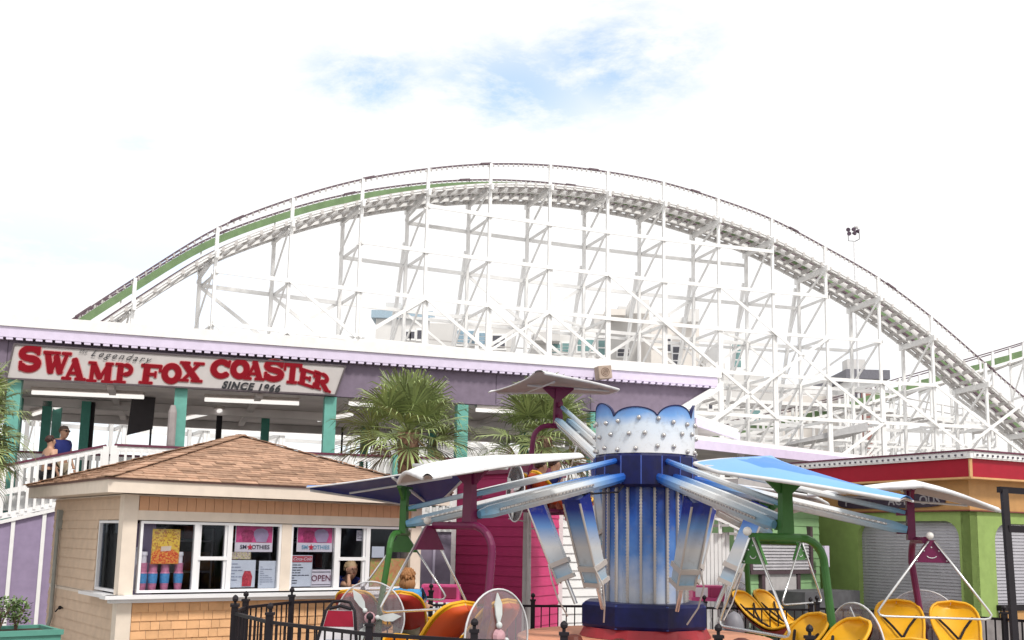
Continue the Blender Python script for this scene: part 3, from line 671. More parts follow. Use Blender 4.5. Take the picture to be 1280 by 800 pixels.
# ---- railings of deck and ramp
def railing(name, label, line, tiers=(0, .46, .93), posts=None, gap=.145, group=None, cap=MAROON, pm=WHITE, post_h=None):
    """line: list of top points; pickets hang between the rails"""
    t = thing(name, label, 'railing', line[0] - Zv * tiers[-1], 0, group)
    m = MB()
    for a, b in zip(line, line[1:]): m.beam(a + Zv * .02, b + Zv * .02, .1, .045)
    m.build('cap_rail', cap, t)
    m = MB()
    for k in tiers:
        for a, b in zip(line, line[1:]): m.beam(a - Zv * (k + .06), b - Zv * (k + .06), .045, .11)
    m.build('rails', pm, t)
    m = MB()
    for a, b in zip(line, line[1:]):
        n_ = max(1, int((b - a).length / gap))
        for i in range(n_):
            p = a.lerp(b, (i + .5) / n_); m.box(p - Zv * (tiers[-1] / 2 + .06) + NS * .03, (.05, .035, tiers[-1]), AX)
    m.build('pickets', pm, t)
    for a in line:
        m = MB(); m.box(a - Zv * (.75 if post_h is None else post_h), (.12, .12, 1.5 if post_h is None else post_h * 2), AX); m.build('post', pm, t)
    return t
sA = s_of(133, -.3)
railing('ramp_railing', 'white picket railing sloping down to the left in front of the woman', [st(s_of(-60, -.3), -.3, 2.85), st(s_of(4, -.3), -.3, 3.1), st(sA, -.3, 3.60)])
railing('deck_railing', 'white picket railing along the station deck, maroon top rail', [st(sA + .15, -.3, 3.62), st(s_of(240, -.3), -.3, 3.62), st(s_of(340, -.3), -.3, 3.62), st(s_of(435, -.3), -.3, 3.62), st(s_of(600, -.3), -.3, 3.63), st(s_of(740, -.3), -.3, 3.64)])
railing('deck_railing', 'rear white picket railing of the deck behind the two walkers', [st(-4, 1.9, 3.55), st(1.0, 1.9, 3.55), st(3.2, 1.9, 3.55)], tiers=(0, .85))
railing('deck_railing', 'rear white railing of the platform seen beneath the palm fronds', [st(6.5, 6.5, 3.62), st(9.5, 6.5, 3.62), st(14.8, 6.5, 3.62)], tiers=(0, .85))
railing('stair_railing', 'white picket stair railing between kiosk and magenta building', [st(s_of(528, -.8), -.8, 2.95), st(s_of(600, -.8), -.8, 2.65)], tiers=(0, .5), post_h=.4)
m = MB(); s = s_of(496, -.45); m.box(st(s, -.45, 3.2), (.14, .14, .95), AX); tag(m.build('short_post', TEAL), 'short teal post at the deck railing left of the palm trunk', 'post')
# ramp wall, lavender panels below
w = thing('ramp_wall', 'lavender panelled wall under the ramp left of the kiosk', 'wall', st(0, -.4, 0), rad(17.8))
m = MB(); s0, s1 = s_of(-60, -.4), s_of(80, -.4); m.prism([st(s0, -.4, 0), st(s1 + 4, -.4, 0), st(s1 + 4, -.4, 2.35), st(s1, -.4, 2.28), st(s0, -.4, 1.72)], VS * .12); m.build('panel', LAV, w)
m = MB(); m.beam(st(s0, -.43, 1.74), st(s1, -.43, 2.30), .08, .07); m.build('cap', WHITE, w)
for px in (-12, 25, 63, 92):
    m = MB(); s = s_of(px, -.43); zt = 1.72 + (s - s0) / (s1 - s0) * .56; m.box(st(s, -.42, zt / 2), (.07, .045, zt), AX); m.build('batten', WHITE, w)
w2 = thing('deck_wall', 'grey-lavender wall below the deck between kiosk and magenta building', 'wall', st(9, -.5, 0), rad(17.8))
m = MB(); m.box(st(10.3, -.4, 1.0), (6, .12, 2.0), AX); m.build('panel', mat('grey_lavender_paint', (.30, .25, .34), .7), w2)
m = MB(); m.box(st(10.3, -.43, 2.04), (6, .16, .08), AX); m.build('cap', WHITE, w2)
for k in range(7): m = MB(); m.box(st(7.6 + k * .8, -.48, 1.0), (.05, .03, 2.0), AX); m.build('batten', LAVL, w2)

# ================================================================ lower canopies to the right
def canopy(name, label, a, b, dep, h, posts, zdrop=0.):
    t = thing(name, label, 'canopy', ((a.x + b.x) / 2, (a.y + b.y) / 2, 0)); u = (b - a); u.z = 0; u.normalize(); v = Vector((-u.y, u.x, 0))
    m = MB(); m.prism([a, b, b + Zv * .1, a + Zv * .1], v * dep); m.build('roof', WHITE, t)
    m = MB(); a2, b2 = a - v * .05, b - v * .05; m.prism([a2 - Zv * h, b2 - Zv * h, b2 - Zv * .004, a2 - Zv * .004], v * .06); m.build('fascia', LAVL, t)
    m = MB(); a2, b2 = a + v * .02, b + v * .02; m.prism([a2 - Zv * .06, b2 - Zv * .06, b2 - Zv * .01, a2 - Zv * .01], v * (dep - .1)); m.build('ceiling', CEIL, t)
    for f in posts:
        for d in (.4, dep - .3):
            p = a.lerp(b, f) + v * d; m = MB(); m.box((p.x, p.y, (p.z - .07) / 2), (.13, .13, p.z - .08)); m.build('post', TRUSSG if d > 1 else WHITE, t)
    return t
a, b = at(866, 549, 22.5), at(1135, 575, 27); b.z = a.z - .12
canopy('lavender_canopy', 'long low lavender-edged canopy right of the ride crown', a, b, 5.5, .2, (.25, .55, .85))
a, b = at(868, 522, 27.5), at(923, 541, 29.5)
canopy('lavender_canopy', 'short sloping lavender-edged roof above the long canopy', a, b, 5, .22, (.3,))
a, b = Vector((at(868, 565, 27).x, 27, 3.55)), Vector((at(1060, 565, 30).x, 30, 3.55))
m = MB(); m.beam(a + Zv * .0, b, .1, .06); tag(m.build('ceiling_light', LAMP), 'tube light glowing under the long lavender canopy', 'ceiling light', 'fluorescent tubes under the station roof')

# ================================================================ siding helper
def clap(mb, p0, u, n_, L_, z0, z1, pitch=.14, depth=.018):
    """lapped boards on the plane through p0 spanned by u and up; n_ = outward normal"""
    p0, u, n_ = Vector(p0), Vector(u).normalized(), Vector(n_).normalized(); z = z0
    while z < z1 - .01:
        zt = min(z + pitch, z1); a = p0 + Zv * (z - p0.z); b = a + u * L_
        mb.hexa([a + n_ * .001, b + n_ * .001, b + n_ * depth, a + n_ * depth, a + Zv * (zt - z) + n_ * .001, b + Zv * (zt - z) + n_ * .001, b + Zv * (zt - z) + n_ * .004, a + Zv * (zt - z) + n_ * .004]); z = zt

# ================================================================ kiosk
UK = Vector((.7986, .6018, 0)); VK = Vector((-.6018, .7986, 0)); C0 = Vector((-5.19, 13.5, 0))
def kk(a, b, z): return C0 + UK * a + VK * b + Zv * z
AK = (UK, VK, Zv); WX0, WX1, WY0, WY1 = .35, 4.95, .35, 4.0
def a_of(px, b=WY0): return (on_plane(px, 700, kk(0, b, 0), VK) - C0).dot(UK)
def b_of(px, a=WX0): return (on_plane(px, 700, kk(a, 0, 0), UK) - C0).dot(VK)
kio = thing('snack_kiosk', 'peach shingled snack kiosk with brown hipped roof and white windows', 'kiosk', kk(2.65, 2.2, 0), math.atan2(UK.y, UK.x))
ZF0, ZF1 = 2.385, 2.555; ZS, ZT = 1.075, 2.03
m = MB()   # fascia ring
for (a0, a1, b0, b1) in [(0, 5.3, 0, .03), (0, 5.3, 4.32, 4.35), (0, .03, .03, 4.32), (5.27, 5.3, .03, 4.32)]:
    m.box(kk((a0 + a1) / 2, (b0 + b1) / 2, (ZF0 + ZF1) / 2), (a1 - a0, b1 - b0, ZF1 - ZF0), AK)
m.build('fascia', CREAM, kio)
m = MB(); m.box(kk(2.65, 2.175, ZF0 + .02), (5.23, 4.28, .03), AK); m.build('soffit', CREAM, kio)
m = MB()
for (a0, a1, b0, b1) in [(-.025, 5.325, -.025, 0), (-.025, 0, .0, 4.35), (5.3, 5.325, 0, 4.35), (-.025, 5.325, 4.35, 4.375)]:
    m.box(kk((a0 + a1) / 2, (b0 + b1) / 2, ZF1 + .008), (a1 - a0, b1 - b0, .022), AK)
m.build('drip_edge', mat('drip_edge_brown', (.16, .09, .08), .6), kio)
PK = kk(2.65, 2.175, 3.45); Cn = [kk(-.04, -.04, ZF1 + .02), kk(5.34, -.04, ZF1 + .02), kk(5.34, 4.39, ZF1 + .02), kk(-.04, 4.39, ZF1 + .02)]
m = MB(); m.add(Cn + [PK], [(0, 1, 4), (1, 2, 4), (2, 3, 4), (3, 0, 4), (3, 2, 1, 0)]); rf = m.build('roof', ROOFS, kio)
m = MB()
for f in range(4):
    A, B = Cn[f], Cn[(f + 1) % 4]; mid = (A + B) / 2; up = PK - mid; rows = 24; nrm_ = (B - A).cross(up).normalized()
    for r in range(rows):
        t0, t1 = r / rows, (r + 1.12) / rows
        l0, l1 = A.lerp(PK, t0), B.lerp(PK, t0); Lr = (l1 - l0).length; x = -random.random() * .3; u_ = (B - A).normalized()
        while x < Lr:
            wd = random.choice((.14, .2, .3, .3, .42)); xa, xb = max(0, x), min(Lr, x + wd); x += wd
            if xb - xa < .02: continue
            sh = (mid.lerp(PK, t1) - mid.lerp(PK, t0)); h = random.uniform(.008, .020); lo = random.uniform(-.006, .006)
            p, q_ = l0 + u_ * xa, l0 + u_ * (xb - .004); s_ = up.normalized() * lo
            # keep the upper corners inside the hip lines
            k0, k1 = A.lerp(PK, min(t1, 1)), B.lerp(PK, min(t1, 1)); L2 = (k1 - k0).length; d0 = (k0 - l0).dot(u_)
            ua = min(max(xa, d0), d0 + L2); ub = min(max(xb - .004, d0), d0 + L2)
            if ub - ua < .01: continue
            P_ = l0 + u_ * ua + sh - u_ * 0; Q_ = l0 + u_ * ub + sh
            m.hexa([p + s_ + nrm_ * .001, q_ + s_ + nrm_ * .001, Q_ + nrm_ * .001, P_ + nrm_ * .001, p + s_ + nrm_ * h, q_ + s_ + nrm_ * h, Q_ + nrm_ * .004, P_ + nrm_ * .004])
m.build('shingles', ROOFS, rf)
m = MB()
for f in range(4):
    for i in range(14):
        a, b = Cn[f].lerp(PK, i / 14), Cn[f].lerp(PK, (i + 1.1) / 14); m.beam(a + Zv * (.022 + .004 * (i % 2)), b + Zv * .012, .17, .012)
m.build('hip_cap', ROOFS, rf)
# walls
m = MB(); m.box(kk(2.65, WY0 + .06, (ZS - .05) / 2), (4.6, .12, ZS - .05), AK); m.box(kk(2.65, WY0 + .06, (2.06 + 2.38) / 2), (4.6, .12, .32), AK)
m.box(kk(WX1 - .06, 2.2, 1.19), (.12, 3.4, 2.38), AK); m.box(kk(2.65, WY1 - .06, 1.19), (4.6, .12, 2.38), AK)
bw0, bw1 = b_of(152), b_of(122)
if bw0 > bw1: bw0, bw1 = bw1, bw0
m.box(kk(WX0 + .06, 2.2, (ZS - .05) / 2), (.12, 3.4, ZS - .05), AK); m.box(kk(WX0 + .06, 2.2, 2.22), (.12, 3.4, .32), AK)
m.box(kk(WX0 + .06, (bw1 + WY1) / 2 + .0, 1.54), (.12, WY1 - bw1 - .12, 1.02), AK)
m.build('wall', CREAM, kio)
m = MB(); x = 0   # peach shingles under the counter
for r in range(9):
    z0 = .0 + r * .118; z1 = min(z0 + .128, ZS - .09); x = WX0 + .17 - random.random() * .1
    while x < WX1 - .17:
        wd = random.uniform(.11, .24); xe = min(x + wd, WX1 - .17); xs = max(x, WX0 + .17); x += wd
        if xe - xs < .03: continue
        lo = 0
        m.hexa([kk(xs, WY0 - .001, z0 - lo), kk(xe - .006, WY0 - .001, z0 - lo), kk(xe - .006, WY0 - .022, z0 - lo), kk(xs, WY0 - .022, z0 - lo), kk(xs, WY0 - .001, z1), kk(xe - .006, WY0 - .001, z1), kk(xe - .006, WY0 - .006, z1), kk(xs, WY0 - .006, z1)])
m.build('shingle_siding', PEACH, kio)
m = MB(); x = WX0 + .17
while x < WX1 - .17: m.box(kk(x + .065, WY0 - .008, 2.265), (.124, .016, .19), AK); x += .13
m.build('board_siding', PEACH2, kio)
m = MB(); clap(m, kk(WX0, WY1, 0), -VK, -UK, WY1 - WY0 - .12, 0, ZS - .09, .145); clap(m, kk(WX0, WY1, 0), -VK, -UK, WY1 - bw1 - .07, ZS - .03, 2.04, .145); clap(m, kk(WX0, WY1, 0), -VK, -UK, WY1 - WY0 - .12, 2.04, 2.36, .145)
m.build('clapboard', BEIGE, kio)
m = MB()
for a_, b_ in ((WX0 + .06, WY0 + .06), (WX1 - .06, WY0 + .06)):
    m.box(kk(a_, b_, 1.19), (.19, .19, 2.376), AK)
m.box(kk(2.65, WY0 - .006, 2.105), (4.3, .03, .13), AK)
m.build('corner_post', CREAM, kio)
m = MB(); m.box(kk(2.6, WY0 - .07, ZS - .045), (4.98, .26, .045), AK); m.box(kk(WX0 - .07, .95, ZS - .045), (.22, 1.4, .045), AK)
m.box(kk(2.6, WY0 - .035, ZS - .0955), (4.8, .1, .055), AK); m.build('counter', VINYL, kio)
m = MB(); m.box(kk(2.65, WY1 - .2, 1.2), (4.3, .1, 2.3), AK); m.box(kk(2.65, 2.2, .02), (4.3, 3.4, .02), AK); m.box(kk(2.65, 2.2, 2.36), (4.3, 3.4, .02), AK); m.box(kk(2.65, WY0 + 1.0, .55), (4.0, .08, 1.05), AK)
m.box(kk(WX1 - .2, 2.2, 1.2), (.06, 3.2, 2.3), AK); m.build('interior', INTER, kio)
m = MB(); p0 = b_of(74); m.tube([kk(WX0 - .06, p0, 2.2), kk(WX0 - .06, p0, .55), kk(WX0 - .09, p0 + .05, .35), kk(WX0 - .18, p0 + .25, .2), kk(WX0 - .18, p0 + .5, .16)], .032, 8); m.build('drain_pipe', mat('grey_pipe', (.30, .31, .29), .5), kio)
m = MB(); m.box(kk(WX0 - .04, p0, 2.05), (.08, .1, .3), AK); m.build('meter_box', mat('grey_pipe', (.3, .3, .3)), kio)
m = MB(); p1 = b_of(84); m.ball(kk(WX0 - .05, p1, .72), .03); m.tube([kk(WX0, p1, .72), kk(WX0 - .08, p1, .70), kk(WX0 - .1, p1 + .04, .66)], .012, 6); m.build('water_tap', DARKM, kio)
def window(px0, px1, sash=None, z0=ZS, z1=ZT, side=False, open_low=False):
    f = .035; 
    if side:
        b0, b1 = sorted((b_of(px0), b_of(px1))); W_ = b1 - b0; base = lambda x, d, z: kk(WX0 + d, b0 + x, z); ax = (VK, UK, Zv)
    else:
        a0, a1 = a_of(px0), a_of(px1); W_ = a1 - a0; base = lambda x, d, z: kk(a0 + x, WY0 + d, z); ax = AK
    m = MB(); H_ = z1 - z0
    for (x, z, dx, dz) in [(f / 2, H_ / 2, f, H_), (W_ - f / 2, H_ / 2, f, H_), (W_ / 2, f / 2, W_ - 2 * f, f), (W_ / 2, H_ - f / 2, W_ - 2 * f, f)]: m.box(base(x, .02, z0 + z), (dx, .07, dz), ax)
    if sash: m.box(base(W_ / 2, .02, z0 + sash), (W_ - 2 * f, .06, .05), ax); 
    if sash:
        for (x, z, dx, dz) in [(f + .02, H_ / 2, .035, H_ - 2 * f), (W_ - f - .02, H_ / 2, .035, H_ - 2 * f)]: m.box(base(x, .035, z0 + z), (dx, .05, dz), ax)
    fr_ = m.build('window', VINYL, kio)
    m = MB(); zb = z0 + f + .002 if not open_low else z0 + sash + .03; m.box(base(W_ / 2, .03, (zb + z1 - f) / 2), (W_ - 2 * f - .004, .006, z1 - f - zb - .004), ax); m.build('pane', PANE, fr_)
    return fr_
window(173, 244); window(244, 286, sash=.46); window(286, 350); window(362, 420); window(420, 459, sash=.46, open_low=True); window(459, 517)
window(122, 152, side=True)
m = MB()
for px0, px1 in ((350, 362),): m.box(kk((a_of(px0) + a_of(px1)) / 2, WY0 + .02, (ZS + ZT) / 2), (a_of(px1) - a_of(px0), .1, ZT - ZS), AK)
m.build('mullion', CREAM, kio)

# ---- what hangs and stands in the kiosk windows
def poster(name, label, x0, x1, y0, y1, m_, group=None, d=.07):
    p = on_plane(x0, y0, kk(0, WY0 + d, 0), VK); q_ = on_plane(x1, y1, kk(0, WY0 + d, 0), VK)
    a0, a1 = (p - C0).dot(UK), (q_ - C0).dot(UK); z1, z0 = p.z, q_.z
    t = thing(name, label, 'poster', kk((a0 + a1) / 2, WY0 + d, z0), 0, group)
    m = MB(); m.box(kk((a0 + a1) / 2, WY0 + d, (z0 + z1) / 2), (a1 - a0, .006, z1 - z0), AK); m.build('sheet', m_, t)
    def pt(u_, v_, off=.006): return kk(a0 + (a1 - a0) * u_, WY0 + d - off, z0 + (z1 - z0) * v_)
    t['_']=0; del t['_']
    return t, pt, (a1 - a0), (z1 - z0)
def patch(t, pt, nm, poly, m_, off=.006):
    m = MB(); m.prism([pt(u_, v_, off) for u_, v_ in poly], VK * .0015); return m.build(nm, m_, t)
def rct(u0, v0, u1, v1): return [(u0, v0), (u1, v0), (u1, v1), (u0, v1)]
def pnoise(name, c1, c2, c3, sc):
    m = bpy.data.materials.new(name); m.use_nodes = True; n_ = m.node_tree; b = n_.nodes['Principled BSDF']; b.inputs['Roughness'].default_value = .4
    v = nd(n_, 'ShaderNodeTexVoronoi'); v.inputs['Scale'].default_value = sc; tc_ = nd(n_, 'ShaderNodeTexCoord'); n_.links.new(tc_.outputs['Object'], v.inputs['Vector'])
    r = nd(n_, 'ShaderNodeValToRGB'); e = r.color_ramp.elements; e[0].color = (*c1, 1); e[1].color = (*c3, 1); e[1].position = .9; q_ = e.new(.4); q_.color = (*c2, 1)
    s_ = nd(n_, 'ShaderNodeSeparateColor'); n_.links.new(v.outputs['Color'], s_.inputs[0]); n_.links.new(s_.outputs[0], r.inputs[0]); n_.links.new(r.outputs[0], b.inputs['Base Color']); return m
PAPER = mat('paper', (.68, .76, .82), .5, var=.04); PINK = mat('poster_pink', (.72, .10, .28), .4, var=.25, scale=16); PW = mat('poster_white', (.80, .78, .82), .4, var=.04)
t, pt, w_, h_ = poster('popcorn_poster', 'yellow and orange popcorn poster above the row of cups', 191, 223, 661, 705, pnoise('popcorn_print', (.80, .50, .04), (.85, .62, .08), (.50, .20, .04), 45))
patch(t, pt, 'printed_heap', [(0.01, .01), (.99, .01), (.97, .30), (.75, .42), (.5, .36), (.25, .44), (.03, .32)], pnoise('popcorn_heap_print', (.62, .04, .015), (.75, .10, .02), (.85, .40, .06), 50))
patch(t, pt, 'label_patch', [(.32, .36), (.68, .38), (.70, .52), (.34, .50)], mat('cream_print', (.8, .66, .5)), .009)
INK = mat('ink', (.05, .05, .08), .6); CUPP = mat('cup_print_purple', (.45, .36, .52), .4, var=.15); CUPR = mat('cup_print_red', (.45, .06, .16), .4, var=.3, scale=30); CYAN = mat('print_cyan', (.20, .45, .60), .4); SRED = mat('print_red', (.65, .04, .08), .4)
def smoothie(x0, x1, y0, y1, lab, mm):
    t, pt, w_, h_ = poster('smoothie_poster', lab, x0, x1, y0, y1, PW, 'pink smoothie posters in the kiosk windows')
    patch(t, pt, 'printed_background', rct(.02, .34, .98, .98), PINK)
    patch(t, pt, 'printed_cup', [(.20, .36), (.44, .36), (.50, .68), (.42, .80), (.22, .80), (.14, .66)], CUPR, .009)
    patch(t, pt, 'printed_cup', [(.56, .36), (.82, .36), (.88, .62), (.84, .78), (.72, .86), (.56, .84), (.48, .74), (.48, .60)], CUPP, .011)
    p = pt(.5, .17, .009)
    text_obj('lettering', 'SM', h_ * .21, pt(.22, .17, .010), UK, mm, t, offset=.001, extrude=.001); text_obj('lettering', 'OTHIES', h_ * .21, pt(.68, .17, .010), UK, mm, t, offset=.001, extrude=.001)
    star = []
    for k in range(10): r_ = .085 if k % 2 == 0 else .04; star.append((.395 + r_ * math.sin(math.pi * k / 5), .17 + r_ * 1.5 * math.cos(math.pi * k / 5)))
    patch(t, pt, 'printed_star', star, SRED, .012)
smoothie(295, 340, 655, 690, 'pink smoothie poster in the third window, dark lettering', INK)
smoothie(372, 415, 656, 690, 'pink smoothie poster above the menu and OPEN sign', CYAN)
def lines(t, pt, n_, u0=.08, v0=.1, v1=.8, mm=INK, umax=.9):
    m = MB()
    for k in range(n_):
        v = v0 + (v1 - v0) * (k + .5) / n_; x = u0
        while x < umax - .1:
            e = min(umax, x + random.uniform(.08, .25)); P_ = [pt(a, b, .008) for a, b in rct(x, v, e, v + .3 * (v1 - v0) / n_)]; m.prism(P_, VK * .001); x = e + .03
            if random.random() < .3: break
    m.build('printed_lines', mm, t)
t, pt, w_, h_ = poster('menu_sheet', 'pale blue menu sheet with a red berry drink picture', 287, 318, 700, 734, PAPER); lines(t, pt, 6, umax=.55, v0=.2, v1=.9, mm=mat('grey_ink', (.35, .4, .5)))
patch(t, pt, 'printed_cup', [(.50, .04), (.85, .04), (.88, .40), (.80, .60), (.58, .60), (.50, .4)], mat('print_berry', (.55, .06, .08), .4, var=.4, scale=40), .012)
t, pt, w_, h_ = poster('menu_sheet', 'narrow pale sheet of faint print right of the berry menu', 324, 343, 701, 735, PAPER); lines(t, pt, 9, mm=mat('grey_ink', (.35, .4, .5)))
t, pt, w_, h_ = poster('picture_strip', 'small fruit picture strip above the berry menu', 288, 313, 690, 699, pnoise('fruit_print', (.25, .15, .3), (.75, .65, .5), (.5, .5, .2), 60))
t, pt, w_, h_ = poster('menu_board', 'drinks menu with red header left of the OPEN sign', 364, 389, 694, 733, PAPER)
patch(t, pt, 'printed_header', rct(0.02, .78, .98, .98), mat('header_red', (.50, .10, .12), .4), .009); text_obj('lettering', 'Coca-Cola', h_ * .15, pt(.5, .88, .012), UK, PW, t, shear=.4, extrude=.001); lines(t, pt, 8, v0=.06, v1=.72)
t, pt, w_, h_ = poster('open_sign', 'white OPEN sign in the fourth kiosk window', 389, 413, 712, 733, PW); t['category'] = 'sign'
text_obj('lettering', 'OPEN', h_ * .50, pt(.5, .48, .010), UK, mat('open_maroon', (.18, .04, .08)), t, offset=.0005, extrude=.001); patch(t, pt, 'border', rct(.04, .84, .96, .88), INK, .008); patch(t, pt, 'border', rct(.04, .10, .96, .13), INK, .008)
t, pt, w_, h_ = poster('notice_sheet', 'small white notice taped high in the service window', 446, 454, 663, 676, PW, d=.09); lines(t, pt, 4)
t, pt, w_, h_ = poster('notice_sheet', 'pale blue blank sheet in the last kiosk window', 465, 480, 683, 697, PAPER)
t, pt, w_, h_ = poster('picture_strip', 'orange and green food picture in the last kiosk window', 463, 510, 698, 737, pnoise('food_print', (.65, .28, .10), (.72, .38, .16), (.45, .50, .12), 30), d=.12)
m = MB(); p0 = on_plane(150, 735, kk(WX0 + .2, 0, 0), UK); tcx = b_of(140)
m.box(kk(WX0 + .25, tcx, 1.38), (.14, .22, .58), AK); tag(m.build('slush_machine', mat('pale_machine', (.70, .74, .80), .3)), 'pale drink machine behind the kiosk side window', 'machine')
m = MB(); m.box(kk(WX0 + .45, 1.05, 1.5), (.04, 1.1, 1.0), AK); m.box(kk(WX0 + .30, b_of(128), 1.55), (.03, .16, .75), AK); m.build('wall_reflection_board', LAV, kio)  # lavender boards added inside to imitate the purple wall's reflection in the pane
BXM = [mat('carton_brown', (.30, .20, .12)), mat('steel_shelf', (.35, .35, .37), .4, .5), mat('tub_red', (.35, .06, .05))]
for k in range(4):
    m = MB(); m.box(kk(1.0 + k * 1.0, WY0 + 2.3, 1.25 + .02 * k), (.8, .4, .03), AK); m.box(kk(1.0 + k * 1.0, WY0 + 2.3, 1.75), (.8, .4, .03), AK)
    for sx in (-.39, .39): m.box(kk(1.0 + k + sx, WY0 + 2.3, 1.0), (.03, .38, 1.9), AK)
    t = thing('shelf_rack', ['steel rack of cartons behind the first kiosk window', 'steel rack of cartons behind the second kiosk window', 'steel rack of cartons behind the third kiosk window', 'steel rack of cartons behind the service window'][k], 'shelf', kk(1.0 + k, WY0 + 2.3, 0)); m.build('rack', BXM[1], t)
    for j in range(5): m = MB(); w_ = random.uniform(.12, .26); h_ = random.uniform(.12, .3); m.box(kk(.72 + k * 1.0 + (j % 3) * .28, WY0 + 2.2, (1.27 if j < 3 else 1.77) + .02 * k + h_ / 2), (w_, .2, h_), AK); m.build('carton', BXM[(j + k) % 3], t)
cupw = mat('cup_white', (.8, .8, .82), .3); cupb = mat('cup_blue_band', (.08, .30, .58), .35, var=.2, scale=30); cupp = mat('cup_pink', (.60, .22, .34), .35, var=.2, scale=25)
for k, (px, tall, lab) in enumerate([(179, 1, 'blue-banded cup stack leftmost on the shelf, white top'), (192, 0, 'second blue-banded cup from the left under the popcorn poster'), (207, 0, 'third blue-banded cup under the popcorn poster'), (224, 1, 'blue-banded cup stack rightmost, white top')]):
    a_ = a_of(px, WY0 + .16); c = kk(a_, WY0 + .16, ZS + .0); t = thing('paper_cup', lab, 'cup', c, 0, 'cups standing behind the first kiosk window')
    m = MB(); m.lathe(c, [(.045, 0), (.058, .12)], 14); m.build('base', cupp, t, smooth=False)
    m = MB(); m.lathe(c + Zv * .121, [(.060, 0), (.066, .13)], 14); m.build('band', cupb, t)
    m = MB(); m.lathe(c + Zv * .252, [(.067, 0), (.062, .012), (.056, .02), (.060, .14)], 14); m.build('lid', cupp, t)
    if tall: m = MB(); m.lathe(c + Zv * .393, [(.045, 0), (.045, .1), (.055, .1), (.05, .15)], 14); m.build('cap', cupw, t)
# ================================================================ palms and bush
LEAF = mat('palm_leaf', (.245, .30, .12), .55, var=.25, scale=3, island=.4, spec=.3)
DEADL = mat('palm_dead_leaf', (.36, .28, .13), .8, var=.2, island=.3)
BARK = mat('palm_bark', (.24, .15, .10), .9, var=.3, scale=9, island=.35, bump=.6)
def palm(name, label, base, top, R_, seed, tr=.15, nf=38, el0=-50):
    rnd = random.Random(seed); base, top = Vector(base), Vector(top)
    t = thing(name, label, 'palm tree', base, 0)
    m = MB(); ax = (top - base); Lt = ax.length
    m.tube([base.lerp(top, k / 8) for k in range(9)], [tr * (1.25 - .3 * k / 8) for k in range(9)], 12)
    nb = int(Lt / .075)
    for k in range(nb):
        for j in range(5):
            a = k * 1.3 + j * 2 * math.pi / 5; z = k / nb; p = base.lerp(top, z); rr = tr * (1.25 - .3 * z)
            d = Vector((math.cos(a), math.sin(a), 0)); s_ = Vector((-d.y, d.x, 0)); c = p + d * rr
            m.hexa([c - s_ * .07 - d * .03 - Zv * .05, c + s_ * .07 - d * .03 - Zv * .05, c + s_ * .055 + d * .012 - Zv * .05, c - s_ * .055 + d * .012 - Zv * .05,
                    c - s_ * .03 - d * .0 + Zv * .08, c + s_ * .03 - d * .0 + Zv * .08, c + s_ * .02 + d * .065 + Zv * .08, c - s_ * .02 + d * .065 + Zv * .08])
    m.build('trunk', BARK, t)
    m = MB(); dm = MB(); g = (3 - math.sqrt(5)) * math.pi
    for k in range(nf):
        f = (k + .5) / nf; el = rad(el0 + (86 - el0) * f ** .9) + rnd.uniform(-.12, .12); az = k * g + rnd.uniform(-.2, .2)
        D = Vector((math.cos(az) * math.cos(el), math.sin(az) * math.cos(el), math.sin(el)))
        side = Vector((-math.sin(az), math.cos(az), 0)); side = (side + Zv * rnd.uniform(-.35, .35)).normalized(); nrm_ = D.cross(side).normalized()
        if nrm_.z < 0: nrm_ = -nrm_
        pl = R_ * rnd.uniform(.40, .55); hub = top + D * pl; tgt = dm if (f < .05) else m
        droop = Vector((0, 0, -.12 * pl)) if el > 0 else Vector((0, 0, 0))
        hub += droop; tgt.tube([top, top.lerp(hub, .5) - droop * .3, hub], [.022, .014, .009], 4)
        nl = 30; LL = R_ * rnd.uniform(.50, .62)
        for j in range(nl):
            a = rad(-118 + 236 * (j + .5) / nl + rnd.uniform(-3, 3)); L_ = LL * (1 - .28 * (abs(a) / 2.06) ** 2) * rnd.uniform(.9, 1.08)
            d = (D * math.cos(a) + side * math.sin(a) + nrm_ * (.28 * abs(math.sin(a)) - .02)).normalized(); w = d.cross(nrm_).normalized() * .0165
            p1 = hub + d * L_ * .5; p2 = hub + d * L_ * .82 - Zv * L_ * .07; p3 = hub + d * L_ + Zv * (-L_ * rnd.uniform(.14, .34))
            tgt.add([hub - w * .3, hub + w * .3, p1 - w, p1 + w, p2 - w * .7, p2 + w * .7, p3], [(0, 1, 3, 2), (2, 3, 5, 4), (4, 5, 6)])
    m.build('crown', LEAF, t, recalc=False)
    if dm.v: dm.build('dead_fronds', DEADL, t, recalc=False)
    return t
c = at(511, 541, 19); palm('palm_tree', 'fan palm rising behind the right end of the kiosk roof', (c.x + .10, 19, 0), c, 1.40, 21, el0=-38)
c = at(678, 546, 20.5); palm('palm_tree', 'fan palm partly hidden behind the raised glider wing', (c.x, 20.5, 0), c, 1.42, 8, el0=-38)
c = at(-42, 515, 16.5); palm('palm_tree', 'palm at the left edge with only its frond tips showing', (c.x, 16.5, 0), c, 1.15, 5, el0=-60)
c = at(-50, 562, 15.5); palm('palm_tree', 'lower browner palm at the left edge below the other', (c.x, 15.5, 0), c, .95, 12, el0=-60)
